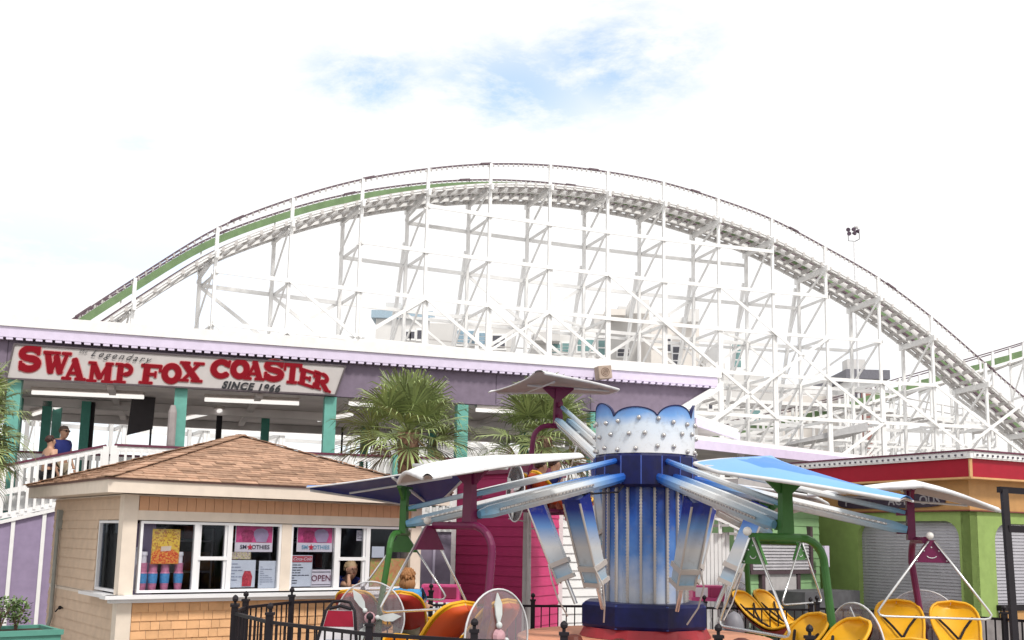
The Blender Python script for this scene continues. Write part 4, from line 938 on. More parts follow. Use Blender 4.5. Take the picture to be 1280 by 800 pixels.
# planter and bush
PT = mat('planter_green', (.10, .30, .24), .55, var=.1, dirt=.15)
a = at(-30, 798, 12.3); b = at(76, 798, 12.9); t = thing('planter_box', 'green planter box full of dark soil at the lower left corner', 'planter', ((a.x + b.x) / 2, 12.6, 0))
u = (b - a); u.z = 0; Lp = u.length; u.normalize(); v = Vector((-u.y, u.x, 0)); c0 = Vector((a.x, a.y, 0)); zt = .70
m = MB()
for (x0, x1, y0, y1) in [(0, Lp, 0, .05), (0, Lp, .75, .8), (0, .05, .05, .75), (Lp - .05, Lp, .05, .75)]: m.box(c0 + u * (x0 + x1) / 2 + v * (y0 + y1) / 2 + Zv * zt / 2, (x1 - x0, y1 - y0, zt), (u, v, Zv))
m.box(c0 + u * Lp / 2 + v * -.015 + Zv * (zt - .03), (Lp + .04, .03, .06), (u, v, Zv)); m.build('box', PT, t)
m = MB(); m.box(c0 + u * Lp / 2 + v * .4 + Zv * (zt - .05), (Lp - .1, .7, .02), (u, v, Zv)); m.build('soil', mat('soil', (.05, .035, .025), .95, bump=.8), t)
def bush(label, c, r, h, seed, n_=420):
    rnd = random.Random(seed); t = thing('leafy_bush', label, 'bush', c); m = MB(); L2 = MB()
    for k in range(9):
        a = rnd.uniform(0, 6.28); e = rnd.uniform(.1, 1) * r * .8; L2.tube([c, c + Vector((math.cos(a) * e * .4, math.sin(a) * e * .4, h * .4)), c + Vector((math.cos(a) * e, math.sin(a) * e, h * rnd.uniform(.6, .95)))], [.012, .008, .004], 5)
    L2.build('stems', mat('stem_brown', (.16, .10, .07), .8), t)
    for k in range(n_):
        a = rnd.uniform(0, 6.28); e = r * math.sqrt(rnd.random()); z = h * rnd.uniform(.38, 1.0) - .25 * h * (e / r) ** 2
        p = c + Vector((math.cos(a) * e, math.sin(a) * e, z)); d = Vector((rnd.uniform(-1, 1), rnd.uniform(-1, 1), rnd.uniform(-.3, .9))).normalized(); s_ = d.cross(Vector((rnd.uniform(-1, 1), rnd.uniform(-1, 1), 1))).normalized() * .016; l = rnd.uniform(.04, .07)
        m.add([p, p + d * l * .5 + s_, p + d * l, p + d * l * .5 - s_], [(0, 1, 2, 3)])
    m.build('leaves', mat('bush_leaf', (.13, .20, .07), .5, var=.2, island=.45), t, recalc=False)
c = at(-2, 786, 12.8); bush('small leafy bush in the green planter at the left edge', Vector((c.x, c.y, .66)), .22, .46, 1, 320)
c = at(19, 790, 12.95); bush('second leafy bush in the green planter, against the lavender wall', Vector((c.x, c.y, .66)), .15, .42, 2, 260)

# ================================================================ people
SKIN = mat('skin', (.55, .32, .22), .5, var=.05); 
def hand(m_v, m_e, palm, d, side, r=.0085, curl=.5):
    """five separate finger chains rooted in the palm"""
    pass
def person(label, loc, rz, J, shirt, trousers, hair, skin=SKIN, hairc=None, long_hair=False, shades=False, sleeves=.5, s=1.0, stripe=None, tank=False):
    """J: joints as {name: (x, y, z)}, facing +x; left side is +y"""
    t = thing('person', label, 'person', loc, rz); V = lambda p: (p[0] * s, p[1] * s, p[2] * s)
    R_ = dict(pelvis=.135, chest=.150, neck=.062, chin=.080, head=.108, crown=.085, shL=.072, shR=.072, elL=.046, elR=.046, wrL=.028, wrR=.028, paL=.034, paR=.034, hiL=.085, hiR=.085, knL=.06, knR=.06, anL=.04, anR=.04, toL=.034, toR=.034)
    ch = [('pelvis', 'chest'), ('chest', 'neck'), ('neck', 'chin'), ('chin', 'head'), ('head', 'crown'), ('chest', 'shL'), ('shL', 'elL'), ('elL', 'wrL'), ('wrL', 'paL'), ('chest', 'shR'), ('shR', 'elR'), ('elR', 'wrR'), ('wrR', 'paR'),
          ('pelvis', 'hiL'), ('hiL', 'knL'), ('knL', 'anL'), ('anL', 'toL'), ('pelvis', 'hiR'), ('hiR', 'knR'), ('knR', 'anR'), ('anR', 'toR')]
    nm = ['pelvis'] + [b for a, b in ch]; ix = {n_: i for i, n_ in enumerate(nm)}
    body = skin_mesh([(V(J[n_]), R_[n_] * s) for n_ in nm], [(ix[a], ix[b]) for a, b in ch], 2)
    import bmesh
    bm = bmesh.new(); bm.from_mesh(body)
    for S_ in 'LR':                                # fingers, thumb
        pa, wr = Vector(J['pa' + S_]), Vector(J['wr' + S_]); d = (pa - wr).normalized(); sd = d.cross(Zv) if abs(d.z) < .9 else Vector((0, 1, 0)); sd.normalize(); nn = sd.cross(d)
        for k, (o_, l) in enumerate([(-.027, .062), (-.009, .075), (.009, .07), (.027, .055), (.036, .045)]):
            b0 = pa + sd * o_ * .8; dd = (d + sd * o_ * 4 - nn * .25).normalized() if k < 4 else (sd * .9 + d * .5).normalized()
            q0 = b0 + d * (.012 if k < 4 else -.02); f = skin_mesh([(V(q0), .0088 * s), (V(q0 + dd * l * .55), .008 * s), (V(q0 + dd * l * .55 + (dd - nn * .6).normalized() * l * .45), .0065 * s)], [(0, 1), (1, 2)], 1)
            bm.from_mesh(f); bpy.data.meshes.remove(f)
    # nose and ears
    hd = Vector(J['head']); fw = Vector((math.cos(J.get('yaw', 0)), math.sin(J.get('yaw', 0)), 0)); sdv = Vector((-fw.y, fw.x, 0))
    x = MB(); 
    c = (hd + fw * .098 - Zv * .01) * s; x.hexa([c - sdv * .014 * s - Zv * .028 * s, c + sdv * .014 * s - Zv * .028 * s, c + sdv * .008 * s + fw * .02 * s - Zv * .02 * s, c - sdv * .008 * s + fw * .02 * s - Zv * .02 * s, c - sdv * .006 * s + Zv * .02 * s, c + sdv * .006 * s + Zv * .02 * s, c + sdv * .003 * s + fw * .004 * s + Zv * .02 * s, c - sdv * .003 * s + fw * .004 * s + Zv * .02 * s])
    for q_ in (-1, 1): x.ball((hd + sdv * .088 * q_ - Zv * .01) * s, .024 * s, 8, 6, (.7, .5, 1.2))
    tm = bpy.data.meshes.new('x'); tm.from_pydata([tuple(v) for v in x.v], [], x.f); bm.from_mesh(tm)
    bm.to_mesh(body); bm.free(); 
    for p in body.polygons: p.use_smooth = True
    mesh_part('body', body, skin, t)
    # eyes, mouth
    m = MB()
    for q_ in (-1, 1): m.ball((hd + fw * .086 + sdv * .032 * q_ + Zv * .012) * s, .011 * s, 6, 4)
    m.build('eyes', mat('eye_dark', (.04, .03, .03), .3), t, world=False)
    m = MB(); m.ball((hd + fw * .083 - Zv * .055) * s, .02 * s, 8, 4, (.5, 1.2, .35)); m.build('mouth', mat('lip', (.40, .14, .12), .5), t, world=False)
    # clothes
    def cloth(name, names, edges, grow, mm, cut=None):
        vs_ = []; 
        for n_ in names:
            if n_[0] == '*': a, b, f = n_[1]; p = Vector(J[a]).lerp(Vector(J[b]), f); r = R_[a] * (1 - f) + R_[b] * f
            else: p = Vector(J[n_[0]]); r = R_[n_[0]]
            vs_.append((V(p), (r + grow) * s))
        mesh_part(name, skin_mesh(vs_, edges, 2), mm, t)
    sl = sleeves
    if tank: cloth('tank_top', [('pelvis',), ('chest',), ('*', ('chest', 'neck', .62)), ('*', ('chest', 'shL', .72)), ('*', ('chest', 'shR', .72))], [(0, 1), (1, 2), (1, 3), (1, 4)], .026, shirt)
    else: cloth('shirt', [('pelvis',), ('chest',), ('*', ('chest', 'neck', .8)), ('shL',), ('*', ('shL', 'elL', sl)), ('shR',), ('*', ('shR', 'elR', sl))], [(0, 1), (1, 2), (1, 3), (3, 4), (1, 5), (5, 6)], .022, shirt)
    cloth('trousers', [('pelvis',), ('hiL',), ('knL',), ('*', ('knL', 'anL', .8)), ('hiR',), ('knR',), ('*', ('knR', 'anR', .8))], [(0, 1), (1, 2), (2, 3), (0, 4), (4, 5), (5, 6)], .014, trousers)
    # shoes
    m = MB()
    for S_ in 'LR': a, b = Vector(J['an' + S_]), Vector(J['to' + S_]); m.tube([V(a - Zv * .03), V((a + b) / 2 - Zv * .02), V(b)], [.045 * s, .048 * s, .03 * s], 8)
    m.build('shoes', hairc or DARKM, t, smooth=True, world=False)
    # hair: a cap of overlapping locks over skull top and back
    m = MB(); rnd = random.Random(len(label))
    m.ball((hd + Zv * .042 - fw * .034) * s, .098 * s, 14, 10, (1, .98, .95))
    for k in range(90):
        a = rnd.uniform(-2.5, 2.5) + math.atan2(-fw.y, -fw.x); e = rnd.uniform(-.25 if not long_hair else -.5, 1.3); d = Vector((math.cos(a) * math.cos(e), math.sin(a) * math.cos(e), math.sin(e)))
        if d.dot(fw) > .15 and e < .85: continue
        p = hd + Zv * .036 - fw * .028 + d * .094; q_ = p + d * .012 - Zv * rnd.uniform(.02, .05) ; m.tube([V(p + Zv * .01), V((p + q_) / 2 + d * .006), V(q_)], [.014 * s, .012 * s, .003 * s], 5)
    if long_hair:
        for k in range(26):
            a = rnd.uniform(-1.2, 1.2) + math.atan2(-fw.y, -fw.x); d = Vector((math.cos(a), math.sin(a), 0)); p = hd + d * .09; m.tube([V(p), V(p + d * .03 - Zv * .09), V(p + d * .01 - Zv * .19)], [.018 * s, .018 * s, .004 * s], 5)
    m.build('hair', hair, t, smooth=True, world=False)
    if shades:
        m = MB()
        for q_ in (-1, 1): m.ball((hd + fw * .094 + sdv * .036 * q_ + Zv * .014) * s, .028 * s, 8, 6, (.4, 1, .75))
        m.tube([V(hd - fw * .01 + sdv * .095 + Zv * .02), V(hd + fw * .1 + sdv * .06 + Zv * .02), V(hd + fw * .1 - sdv * .06 + Zv * .02), V(hd - fw * .01 - sdv * .095 + Zv * .02)], .006 * s, 5)
        m.build('sunglasses', DARKM, t, world=False)
    return t
STAND = dict(pelvis=(0, 0, .95), chest=(0, 0, 1.27), neck=(0.01, 0, 1.46), chin=(.035, 0, 1.54), head=(.03, 0, 1.62), crown=(.02, 0, 1.69), shL=(0, .18, 1.38), elL=(-.03, .25, 1.12), wrL=(.08, .27, .90), paL=(.12, .27, .83),
             shR=(0, -.18, 1.38), elR=(-.03, -.25, 1.12), wrR=(.08, -.27, .90), paR=(.12, -.27, .83), hiL=(0, .09, .88), knL=(.03, .1, .49), anL=(0, .1, .09), toL=(.14, .11, .04), hiR=(0, -.09, .88), knR=(.03, -.1, .49), anR=(0, -.1, .09), toR=(.14, -.11, .04))
HB = mat('hair_brown', (.07, .035, .03), .6, var=.2); HG = mat('hair_greying', (.16, .11, .09), .6, var=.2); HBL = mat('hair_blond', (.52, .38, .22), .6, var=.2); HR = mat('hair_auburn', (.36, .17, .07), .6, var=.25)
NAVY = mat('cloth_navy', (.018, .028, .17), .8, var=.12); BLK = mat('cloth_black', (.02, .02, .025), .85); GREYT = mat('cloth_grey_purple', (.16, .12, .16), .85); SKYB = mat('cloth_sky_blue', (.08, .32, .62), .8, var=.1); KH = mat('cloth_khaki', (.3, .25, .18), .85)
J = dict(STAND); J.update(neck=(.03, 0, 1.46), chin=(.075, 0, 1.53), head=(.085, 0, 1.61), crown=(.08, 0, 1.68))
q = on_plane(78, 540, st(0, .8, 0), NS); s_ = (q - S0).dot(US)
person('man in navy shirt and sunglasses standing at the deck railing', st(s_, .8, q.z - 1.61), rad(-30), J, NAVY, KH, HG, shades=True, sleeves=.55)
J = dict(STAND); J.update(elL=(.08, .2, 1.14), wrL=(.26, .14, 1.05), paL=(.32, .12, 1.04))
q = on_plane(62.5, 552, st(0, .25, 0), NS); s_ = (q - S0).dot(US)
person('woman with short dark hair in a grey tank top walking up the ramp', st(s_, .25, q.z - 1.5), rad(55), J, GREYT, BLK, HB, tank=True, s=.93)
# vendor leaning in the service window, cheek on hand
q = on_plane(441, 713, kk(0, WY0 + .22, 0), VK); av = (q - C0).dot(UK)
J = dict(pelvis=(-.62, 0, .86), chest=(-.30, 0, 1.09), neck=(-.13, 0, 1.235), chin=(-.05, .01, 1.29), head=(-.04, .0, 1.365), crown=(-.05, .0, 1.43), shL=(-.22, .17, 1.18), elL=(.05, .22, 1.12), wrL=(.05, .02, 1.115), paL=(.05, -.05, 1.115),
         shR=(-.22, -.17, 1.17), elR=(.07, -.09, 1.12), wrR=(.055, -.10, 1.24), paR=(.035, -.085, 1.30), hiL=(-.66, .09, .82), knL=(-.62, .1, .45), anL=(-.66, .1, .09), toL=(-.52, .1, .04), hiR=(-.66, -.09, .82), knR=(-.62, -.1, .45), anR=(-.66, -.1, .09), toR=(-.52, -.1, .04))
person('blond vendor in navy shirt resting her cheek on her hand in the kiosk window', kk(av, WY0 + .22, 0), math.atan2(-VK.y, -VK.x), J, NAVY, BLK, HBL, sleeves=.6, s=1.0)
# ================================================================ the spinning glider ride
RC = Vector((1.68, 13, 0)); ALPHA = [-72, -132, 168, 108, 48, -11.5]
ride = thing('carousel_ride_tower', 'blue spinning ride tower with cloud crown, light strips and long silver arms', 'amusement ride', RC)
BLUED = mat('deep_blue_paint', (.003, .006, .065), .38, var=.25, scale=9, spec=.3, dirt=.12)
COLM = ramp_mat('cloud_column_paint', [(0, (.50, .54, .62)), (.2, (.34, .43, .62)), (.45, (.09, .22, .54)), (.75, (.025, .10, .40)), (1, (.010, .03, .20))], 'Z', .3, cloud=.75, cscale=3.2)
CRM = ramp_mat('cloud_crown_paint', [(0, (.72, .73, .76)), (.55, (.62, .70, .80)), (.74, (.16, .34, .68)), (1, (.012, .06, .32))], 'Z', .3, cloud=.25, cscale=3)
ARMM = ramp_mat('arm_fade_paint', [(0, (.01, .06, .36)), (.10, (.03, .14, .50)), (.22, (.20, .36, .62)), (.36, (.54, .58, .62)), (.62, (.60, .60, .60)), (.84, (.36, .47, .56)), (1, (.13, .31, .48))], 'X', .25)
CYLM = ramp_mat('cylinder_fade_paint', [(0, (.22, .42, .60)), (.18, (.42, .50, .58)), (.42, (.54, .56, .58)), (.66, (.12, .26, .55)), (.82, (.010, .025, .24)), (1, (.006, .012, .13))], 'Z', .25)
STRIP = mat('strip_white', (.46, .43, .41), .4, var=.05); BULB = mat('silver_bulb', (.55, .53, .52), .2, .7, var=.1)
ORANGE = mat('orange_paint', (.72, .16, .04), .45, var=.08, dirt=.1); REDP = mat('dark_red_paint', (.30, .02, .03), .45, var=.1); ORTOP = mat('deck_orange', (.66, .30, .18), .6, var=.12, dirt=.15)
m = MB(); m.lathe(RC, [(1.55, .36), (1.55, .70)], 20); m.build('platform_skirt', ORANGE, ride)
m = MB(); m.lathe(RC, [(1.5, .0), (1.5, .355)], 20); m.build('platform_base', mat('mid_blue_paint', (.03, .10, .42), .4), ride)
m = MB(); m.lathe(RC, [(1.56, .705), (1.56, .73), (1.53, .745)], 40); m.build('platform_deck', ORTOP, ride)
m = MB(); m.lathe(RC, [(.80, .75), (.74, .86)], 32); m.build('turntable', REDP, ride)
m = MB(); m.lathe(RC, [(.78, .862), (.80, .90), (.80, 1.12), (.76, 1.16)], 8, rad(12)); m.build('lower_ring', BLUED, ride)
m = MB()
for k in range(8): a = rad(12 + 45 * k); p = RC + Vector((math.cos(a) * .77, math.sin(a) * .77, 0)); m.tube([p + Zv * .87, p + Zv * 1.14], .02, 6)
m.build('ring_ribs', mat('ring_blue', (.05, .09, .35), .3), ride)
m = MB(); m.lathe(RC, [(.50, 1.155), (.50, 2.53)], 36); m.build('column', COLM, ride, smooth=False)
ns_ = 20
for k in range(ns_):
    a = 2 * math.pi * (k + .3) / ns_; d = Vector((math.cos(a), math.sin(a), 0)); s_ = Vector((-d.y, d.x, 0))
    m = MB(); m.box(RC + d * .515 + Zv * 1.845, (.028, .024, 1.36), (d, s_, Zv))
    for j in range(34): m.box(RC + d * .531 + Zv * (1.19 + j * .0395), (.010, .034, .014), (d, s_, Zv))
    o = m.build('light_strip', STRIP, ride)
m = MB(); m.lathe(RC, [(.60, 2.53), (.64, 2.56), (.64, 2.90), (.62, 2.93)], 16, rad(11)); m.cur = 1
for k in range(16): a = rad(11 + 22.5 * k); p = RC + Vector((math.cos(a) * .64, math.sin(a) * .64, 0)); m.tube([p + Zv * 2.56, p + Zv * 2.9], .009, 5)
m.build('hub', [BLUED, MATS['ring_blue']], ride)
# crown: a ring wall whose top edge is a row of cloud humps
n_ = 240; rr = .615; inn = []; outr = []; tops = []
def hump(a):
    k = 7; x = (a / (2 * math.pi) * k + .62) % 1; big = [1.0, .62, .8, .7, .95, .6, .75][int((a / (2 * math.pi) * k + .62) % k)]
    return .42 + .22 * big * math.sqrt(max(0, 1 - (2 * x - 1) ** 2)) 
m = MB(); A = []; 
for j in range(n_):
    a = 2 * math.pi * j / n_; d = Vector((math.cos(a), math.sin(a), 0)); h = hump(a)
    A.append([RC + d * rr + Zv * 2.935, RC + d * rr + Zv * (2.935 + h), RC + d * (rr - .02) + Zv * (2.935 + h), RC + d * (rr - .02) + Zv * 2.935])
for j in range(n_):
    p, q_ = A[j], A[(j + 1) % n_]; m.quad(p[0], q_[0], q_[1], p[1]); m.quad(p[1], q_[1], q_[2], p[2]); m.quad(p[2], q_[2], q_[3], p[3])
cw = m.build('crown', CRM, ride)
m = MB()
for j in range(n_):
    p, q_ = A[j], A[(j + 1) % n_]; m.beam((p[1] + p[2]) / 2, (q_[1] + q_[2]) / 2, .035, .014)
m.build('crown_rim', BLUED, cw)
m = MB(); m.lathe(RC, [(.59, 2.932), (.59, 2.96)], 36); m.build('crown_floor', STRIP, ride)
rnd = random.Random(4)
for k in range(17):
    for j in range(3):
        a = 2 * math.pi * (k + .5 * (j % 2) + rnd.uniform(-.12, .12)) / 17; z = 2.99 + j * .17 + rnd.uniform(-.03, .03)
        if z > 2.935 + hump(a) - .04: continue
        d = Vector((math.cos(a), math.sin(a), 0)); m = MB(); m.ball(RC + d * (rr + .014),   .029, 8, 6); m.v = [v + Zv * z for v in m.v]; m.build('bulb', BULB, cw, smooth=True)
UNITS = []
def pl(al, r, z): a = rad(al); return RC + Vector((math.cos(a) * r, math.sin(a) * r, z))
AR = 3.12
def orient(o, a, b):
    """places a part built along its own +X from a to b (ride coordinates)"""
    d = (b - a); X = d.normalized(); Y = Zv.cross(X).normalized(); Z_ = X.cross(Y); M = Matrix((X, Y, Z_)).transposed().to_4x4(); M.translation = a - RC; o.matrix_local = M
ZE = {-72: 2.07, -132: 2.13, 168: 2.05, 108: 3.74, 48: 2.03, -11.5: 2.08}
lo_arm = up_arm = cyl = None
for al in ALPHA:
    ze = ZE[al]; a, b = pl(al, .52, 2.66), pl(al, AR - .06, ze); L_ = (b - a).length
    if lo_arm is None:
        m = MB(); prof = [(0, .035, .045), (.12, .05, .062), (.5, .055, .070), (.94, .052, .064), (1, .03, .04)]
        for sy in (-.105, .105):
            rows = []
            for (f, hw, hh) in prof:
                rows.append([Vector((L_ * f, sy * (1 - .15 * f) + y * hw, z * hh)) for y, z in ((-1, -.4), (-.5, -1), (.5, -1), (1, -.4), (1, .4), (.5, 1), (-.5, 1), (-1, .4), (-1, -.4))])
            m.grid(rows); 
            m.add([r for r in rows[-1][:8]], [tuple(range(8))])
        for f in (.25, .5, .75): m.box((L_ * f, 0, 0), (.05, .16, .06))
        lo_arm = m.build('lower_arm', ARMM, ride, world=False)
        m = MB(); m.tube([(0, 0, 0), (L_, 0, 0)], .034, 8); up_arm = m.build('upper_arm', ARMM, ride, world=False)
    lo = lo_arm if al == ALPHA[0] else lo_arm.copy(); up = up_arm if al == ALPHA[0] else up_arm.copy()
    for o_, z_ in ((lo, 0), (up, .2)):
        if al != ALPHA[0]: COL.objects.link(o_); o_.parent = ride
        orient(o_, a + Zv * z_, b + Zv * z_)
    hb = MB()
    u_ = (b - a).normalized(); t_ = Vector((-math.sin(rad(al)), math.cos(rad(al)), 0))
    for s2 in (-1, 1): hb.box(a + t_ * .17 * s2 - u_ * .02 + Zv * .08, (.16, .018, .34), (u_, t_, Zv)); hb.ball(a + t_ * .185 * s2, .022, 6, 4); hb.ball(a + t_ * .185 * s2 + Zv * .2, .018, 6, 4)
    hb.build('arm_bracket', BLUED, ride)
    hb = MB()
    for k in range(26): hb.box(a.lerp(b, .30 + .62 * k / 26) - t_ * .168 + Zv * .01, (.03, .012, .016), (u_, t_, Zv)); hb.box(a.lerp(b, .30 + .62 * k / 26) + t_ * .168 + Zv * .01, (.03, .012, .016), (u_, t_, Zv))
    hb.cur = 1
    for s2 in (-1, 1): hb.beam(a.lerp(b, .29) + t_ * .162 * s2 + Zv * .01, a.lerp(b, .91) + t_ * .162 * s2 + Zv * .01, .012, .022)
    hb.build('arm_light_strip', [BULB, STRIP], ride)
    hb = MB(); hb.tube([a + t_ * .1 - Zv * .06, a.lerp(b, .08) + t_ * .12 - Zv * .16, a.lerp(b, .2) + t_ * .11 - Zv * .12, a.lerp(b, .34) + t_ * .1 - Zv * .08], .012, 6); hb.build('air_hose', DARKM, ride)
    # lifting cylinder
    p0_, p1_ = pl(al, .86, 1.12), a.lerp(b, .34) - Zv * .10; Lc = (p1_ - p0_).length
    ax_ = (p1_ - p0_).normalized(); tg = Vector((-math.sin(rad(al)), math.cos(rad(al)), 0)); rd_ = tg.cross(ax_)
    def fr3(z, x, y): return p0_ + ax_ * z + tg * x + rd_ * y
    m = MB(); c0_, c1_ = .30, Lc
    if al == 108: c0_ = .7
    for z0, z1, w in ((c0_, c1_, .105),):
        m.hexa([fr3(z0, -w * .9, -w * .9), fr3(z0, w * .9, -w * .9), fr3(z0, w * .9, w * .9), fr3(z0, -w * .9, w * .9), fr3(z1, -w * 1.25, -w), fr3(z1, w * 1.25, -w), fr3(z1, w * 1.25, w), fr3(z1, -w * 1.25, w)])
    cy = m.build('lift_cylinder', CYLM, ride)
    m = MB(); m.box(fr3(c0_ + .22, 0, 0), (.25, .25, .06), (tg, rd_, ax_)); m.box(fr3(c0_ + .02, 0, 0), (.23, .23, .05), (tg, rd_, ax_))
    for sx in (-1, 1): m.tube([fr3(c0_ - .02, .11 * sx, .1), fr3(c0_ + .4, .115 * sx, .11), fr3(c1_ - .05, .12 * sx, .10)], .013, 6)
    m.build('collar', STRIP, cy)
    m = MB(); m.tube([fr3(-.02, 0, 0), fr3(c0_ + .01, 0, 0)], .026, 10); m.build('piston_rod', CHROME, cy)
    m = MB(); m.tube([fr3(c0_ + .25, .12, .12), fr3(c0_ + .05, .2, .14), fr3(.1, .17, .16), fr3(-.12, .08, .14)], .01, 5); m.build('hose', STRIP, cy)
# platform bits
m = MB()
for a, r_ in ((250, 1.28), (285, 1.25), (220, 1.2), (320, 1.3)): m.lathe(pl(a, r_, .746), [(.11, 0), (.09, .05), (.04, .07)], 12)
m.build('platform_caps', mat('brown_cap', (.12, .03, .02), .5), ride)

# ---- gliders
SEATY = mat('yellow_seat', (.74, .38, .012), .4, var=.06, spec=.35); SEATO = mat('orange_seat_shell', (.52, .07, .012), .4, var=.06, spec=.35); SEATR = mat('red_seat_shell', (.34, .02, .012), .4, spec=.3)
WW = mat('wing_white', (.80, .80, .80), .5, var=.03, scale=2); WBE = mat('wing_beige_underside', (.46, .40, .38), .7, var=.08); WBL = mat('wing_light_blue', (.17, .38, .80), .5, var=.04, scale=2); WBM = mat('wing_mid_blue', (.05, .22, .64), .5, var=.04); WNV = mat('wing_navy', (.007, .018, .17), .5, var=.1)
POSTG = mat('glider_green', (.04, .145, .03), .4, var=.12, spec=.35, dirt=.05); POSTM = mat('glider_magenta', (.14, .010, .06), .4, var=.12, spec=.35, dirt=.05)
PLEX = glass_mat('clear_disc', tint=(.93, .93, .95), body=.13, gl=.07, col=(.85, .76, .80)); RIM = mat('disc_rim', (.62, .62, .64), .35); BLADE = mat('propeller_grey', (.62, .66, .66), .35); HUBP = mat('propeller_hub', (.55, .32, .36), .4)
def seat_surf(mb, off, w=.268, n=14, k=8):
    prof = [(-.54, .52), (-.46, .44), (-.34, .31), (-.21, .18), (-.06, .08), (.10, .02), (.27, .02), (.42, .07), (.52, .14)]
    pp = crom([Vector((a, 0, b)) for a, b in prof], 3); N_ = len(pp); rows = []
    for i, p in enumerate(pp):
        f = i / (N_ - 1); tg = (pp[min(i + 1, N_ - 1)] - pp[max(i - 1, 0)]).normalized(); nn = Vector((-tg.z, 0, tg.x)) 
        e = min(f, 1 - f) * 2; ww = w * (1 - max(0, 1 - e / .46) ** 2.0) ** .5 * (1 - .18 * math.exp(-((f - .5) / .16) ** 2)) + .004
        rows.append([p + Vector((0, y * ww, 0)) + nn * (off + .075 * abs(y) ** 2.5) for y in [-1 + 2 * j / k for j in range(k + 1)]])
    mb.grid(rows); return rows
def glider(al, side, label, wing_top, wing_bot, post_m, shell, pitch=0., bank=0., tone=None, droop=.03, anh=0.):
    a = rad(al); loc = pl(al, AR, ZE[al]); t = thing('hang_glider_car', label, 'ride car', loc, a - math.pi / 2, 'hang glider cars of the ride')
    b = lambda m, nm, mm, p=t, **k: m.build(nm, mm, p, world=False, **k)
    m = MB(); m.hexa([(-.065, -.045, -.12), (.065, -.045, -.12), (.065, .045, -.12), (-.065, .045, -.12), (-.05, -.04, .46), (.05, -.04, .46), (.05, .04, .46), (-.05, .04, .46)])
    m.box((0, 0, .47), (.5, .06, .03)); m.hexa([(-.25, -.02, .45), (.25, -.02, .45), (.25, .02, .45), (-.25, .02, .45), (-.07, -.02, .3), (.07, -.02, .3), (.07, .02, .3), (-.07, .02, .3)][4:] + [(-.25, -.02, .452), (.25, -.02, .452), (.25, .02, .452), (-.25, .02, .452)])
    m.box((0, -.09, 0), (.05, .14, .10)); m.box((0, -.09, .2), (.05, .14, .07)); b(m, 'mast', post_m)
    # frame tube: forward to the plate, back and down to the seats
    m = MB(); pts_ = [(.43, .08, -.12), (-.12, .04, -.12)] + [(-.12 - .26 * math.sin(rad(q_)), .06, -.38 + .26 * math.cos(rad(q_))) for q_ in range(15, 91, 15)] + [(-.40, .14, -1.0), (-.34, .18, -1.35)]
    m.tube(pts_, .04, 10); m.box((-.2, .2, -1.42), (.5, .7, .05)); m.box((.05, .2, -1.46), (.06, .6, .05)); b(m, 'frame_tube', post_m, smooth=False)
    m = MB(); pb = .14; x0 = .43
    m.prism([(x0 - .012, pb - .045, -.12), (x0 - .012, pb + .045, -.12), (x0 - .012, pb + .21, -.37), (x0 - .012, pb - .21, -.37)], (.024, 0, 0)); b(m, 'bracket_plate', post_m)
    m = MB(); sm = [(x0 + .016, pb + .055 * math.cos(rad(q_)), -.285 + .035 * math.sin(rad(q_))) for q_ in range(200, 341, 20)]; m.tube(sm, .005, 5)
    for yy, zz in ((-.16, -.35), (.16, -.35), (0, -.2), (-.08, -.24), (.08, -.24)): m.ball((x0 + .014, pb + yy, zz), .009, 6, 4)
    b(m, 'plate_bolts', RIM)
    m = MB(); w = .60; zb = -.98
    def crn(s_): return [(x0 + .03, pb + s_ * (w - .03), zb + .10), (x0 + .03, pb + s_ * w, zb + .05), (x0 + .03, pb + s_ * (w - .02), zb + .012), (x0 + .03, pb + s_ * (w - .07), zb)]
    pts_ = [(x0 + .03, pb - .03, -.13)] + crn(-1) + crn(1)[::-1] + [(x0 + .03, pb + .03, -.13)]; m.tube(pts_, .0135, 8); b(m, 'control_bar', CHROME, smooth=True)
    m = MB(); m.ball((x0 + .06, pb - .02, -.07), .042, 10, 8); b(m, 'bulb', mat('white_bulb', (.75, .73, .7), .3), smooth=True)
    # two seats side by side
    for yy in (-.12, .50):
        m = MB(); rows = seat_surf(m, .012); m.v = [v + Vector((.04, yy, -1.42)) for v in m.v]; s_o = b(m, 'seat', SEATY, smooth=True)
        m = MB(); rows2 = seat_surf(m, -.028, w=.266); m.v = [v + Vector((.04, yy, -1.42)) for v in m.v]; b(m, 'shell', shell, s_o, smooth=True)
        m = MB(); edge = [r[0] for r in rows] + [r[-1] for r in rows[::-1]]; edge = [v + Vector((.04, yy, -1.42)) for v in edge]; m.tube(edge + [edge[0]], .017, 6, cap=False); b(m, 'seat_rim', SEATY, s_o, smooth=True)
        m = MB(); o3 = Vector((.04 + .035, yy, -1.42 + .045))
        for s3 in (-1, 1): m.tube([o3 + Vector((-.36, s3 * .20, .36)), o3 + Vector((-.27, s3 * .09, .24)), o3 + Vector((-.14, 0, .12))], .015, 5)
        m.tube([o3 + Vector((-.14, 0, .12)), o3 + Vector((.05, 0, .03))], .015, 5); b(m, 'seat_belt', DARKM, s_o)
        m = MB(); m.lathe((0, 0, 0), [(.045, 0), (.06, .04), (.055, .09), (.02, .12)], 12); m.v = [v * .85 + Vector((.02, yy + .03, -1.40)) for v in m.v]; b(m, 'buckle_pad', mat('coral_pad', (.72, .16, .08), .4), s_o, smooth=True)
    # propeller in its clear disc
    cx, cy_, cz, r = -.60, .20, -1.16, .44; NP = 40
    m = MB(); ring = [(cx, cy_ + r * math.cos(2 * math.pi * k / NP), cz + r * math.sin(2 * math.pi * k / NP)) for k in range(NP)]; m.prism(ring, (.006, 0, 0)); dsc = b(m, 'propeller_disc', PLEX)
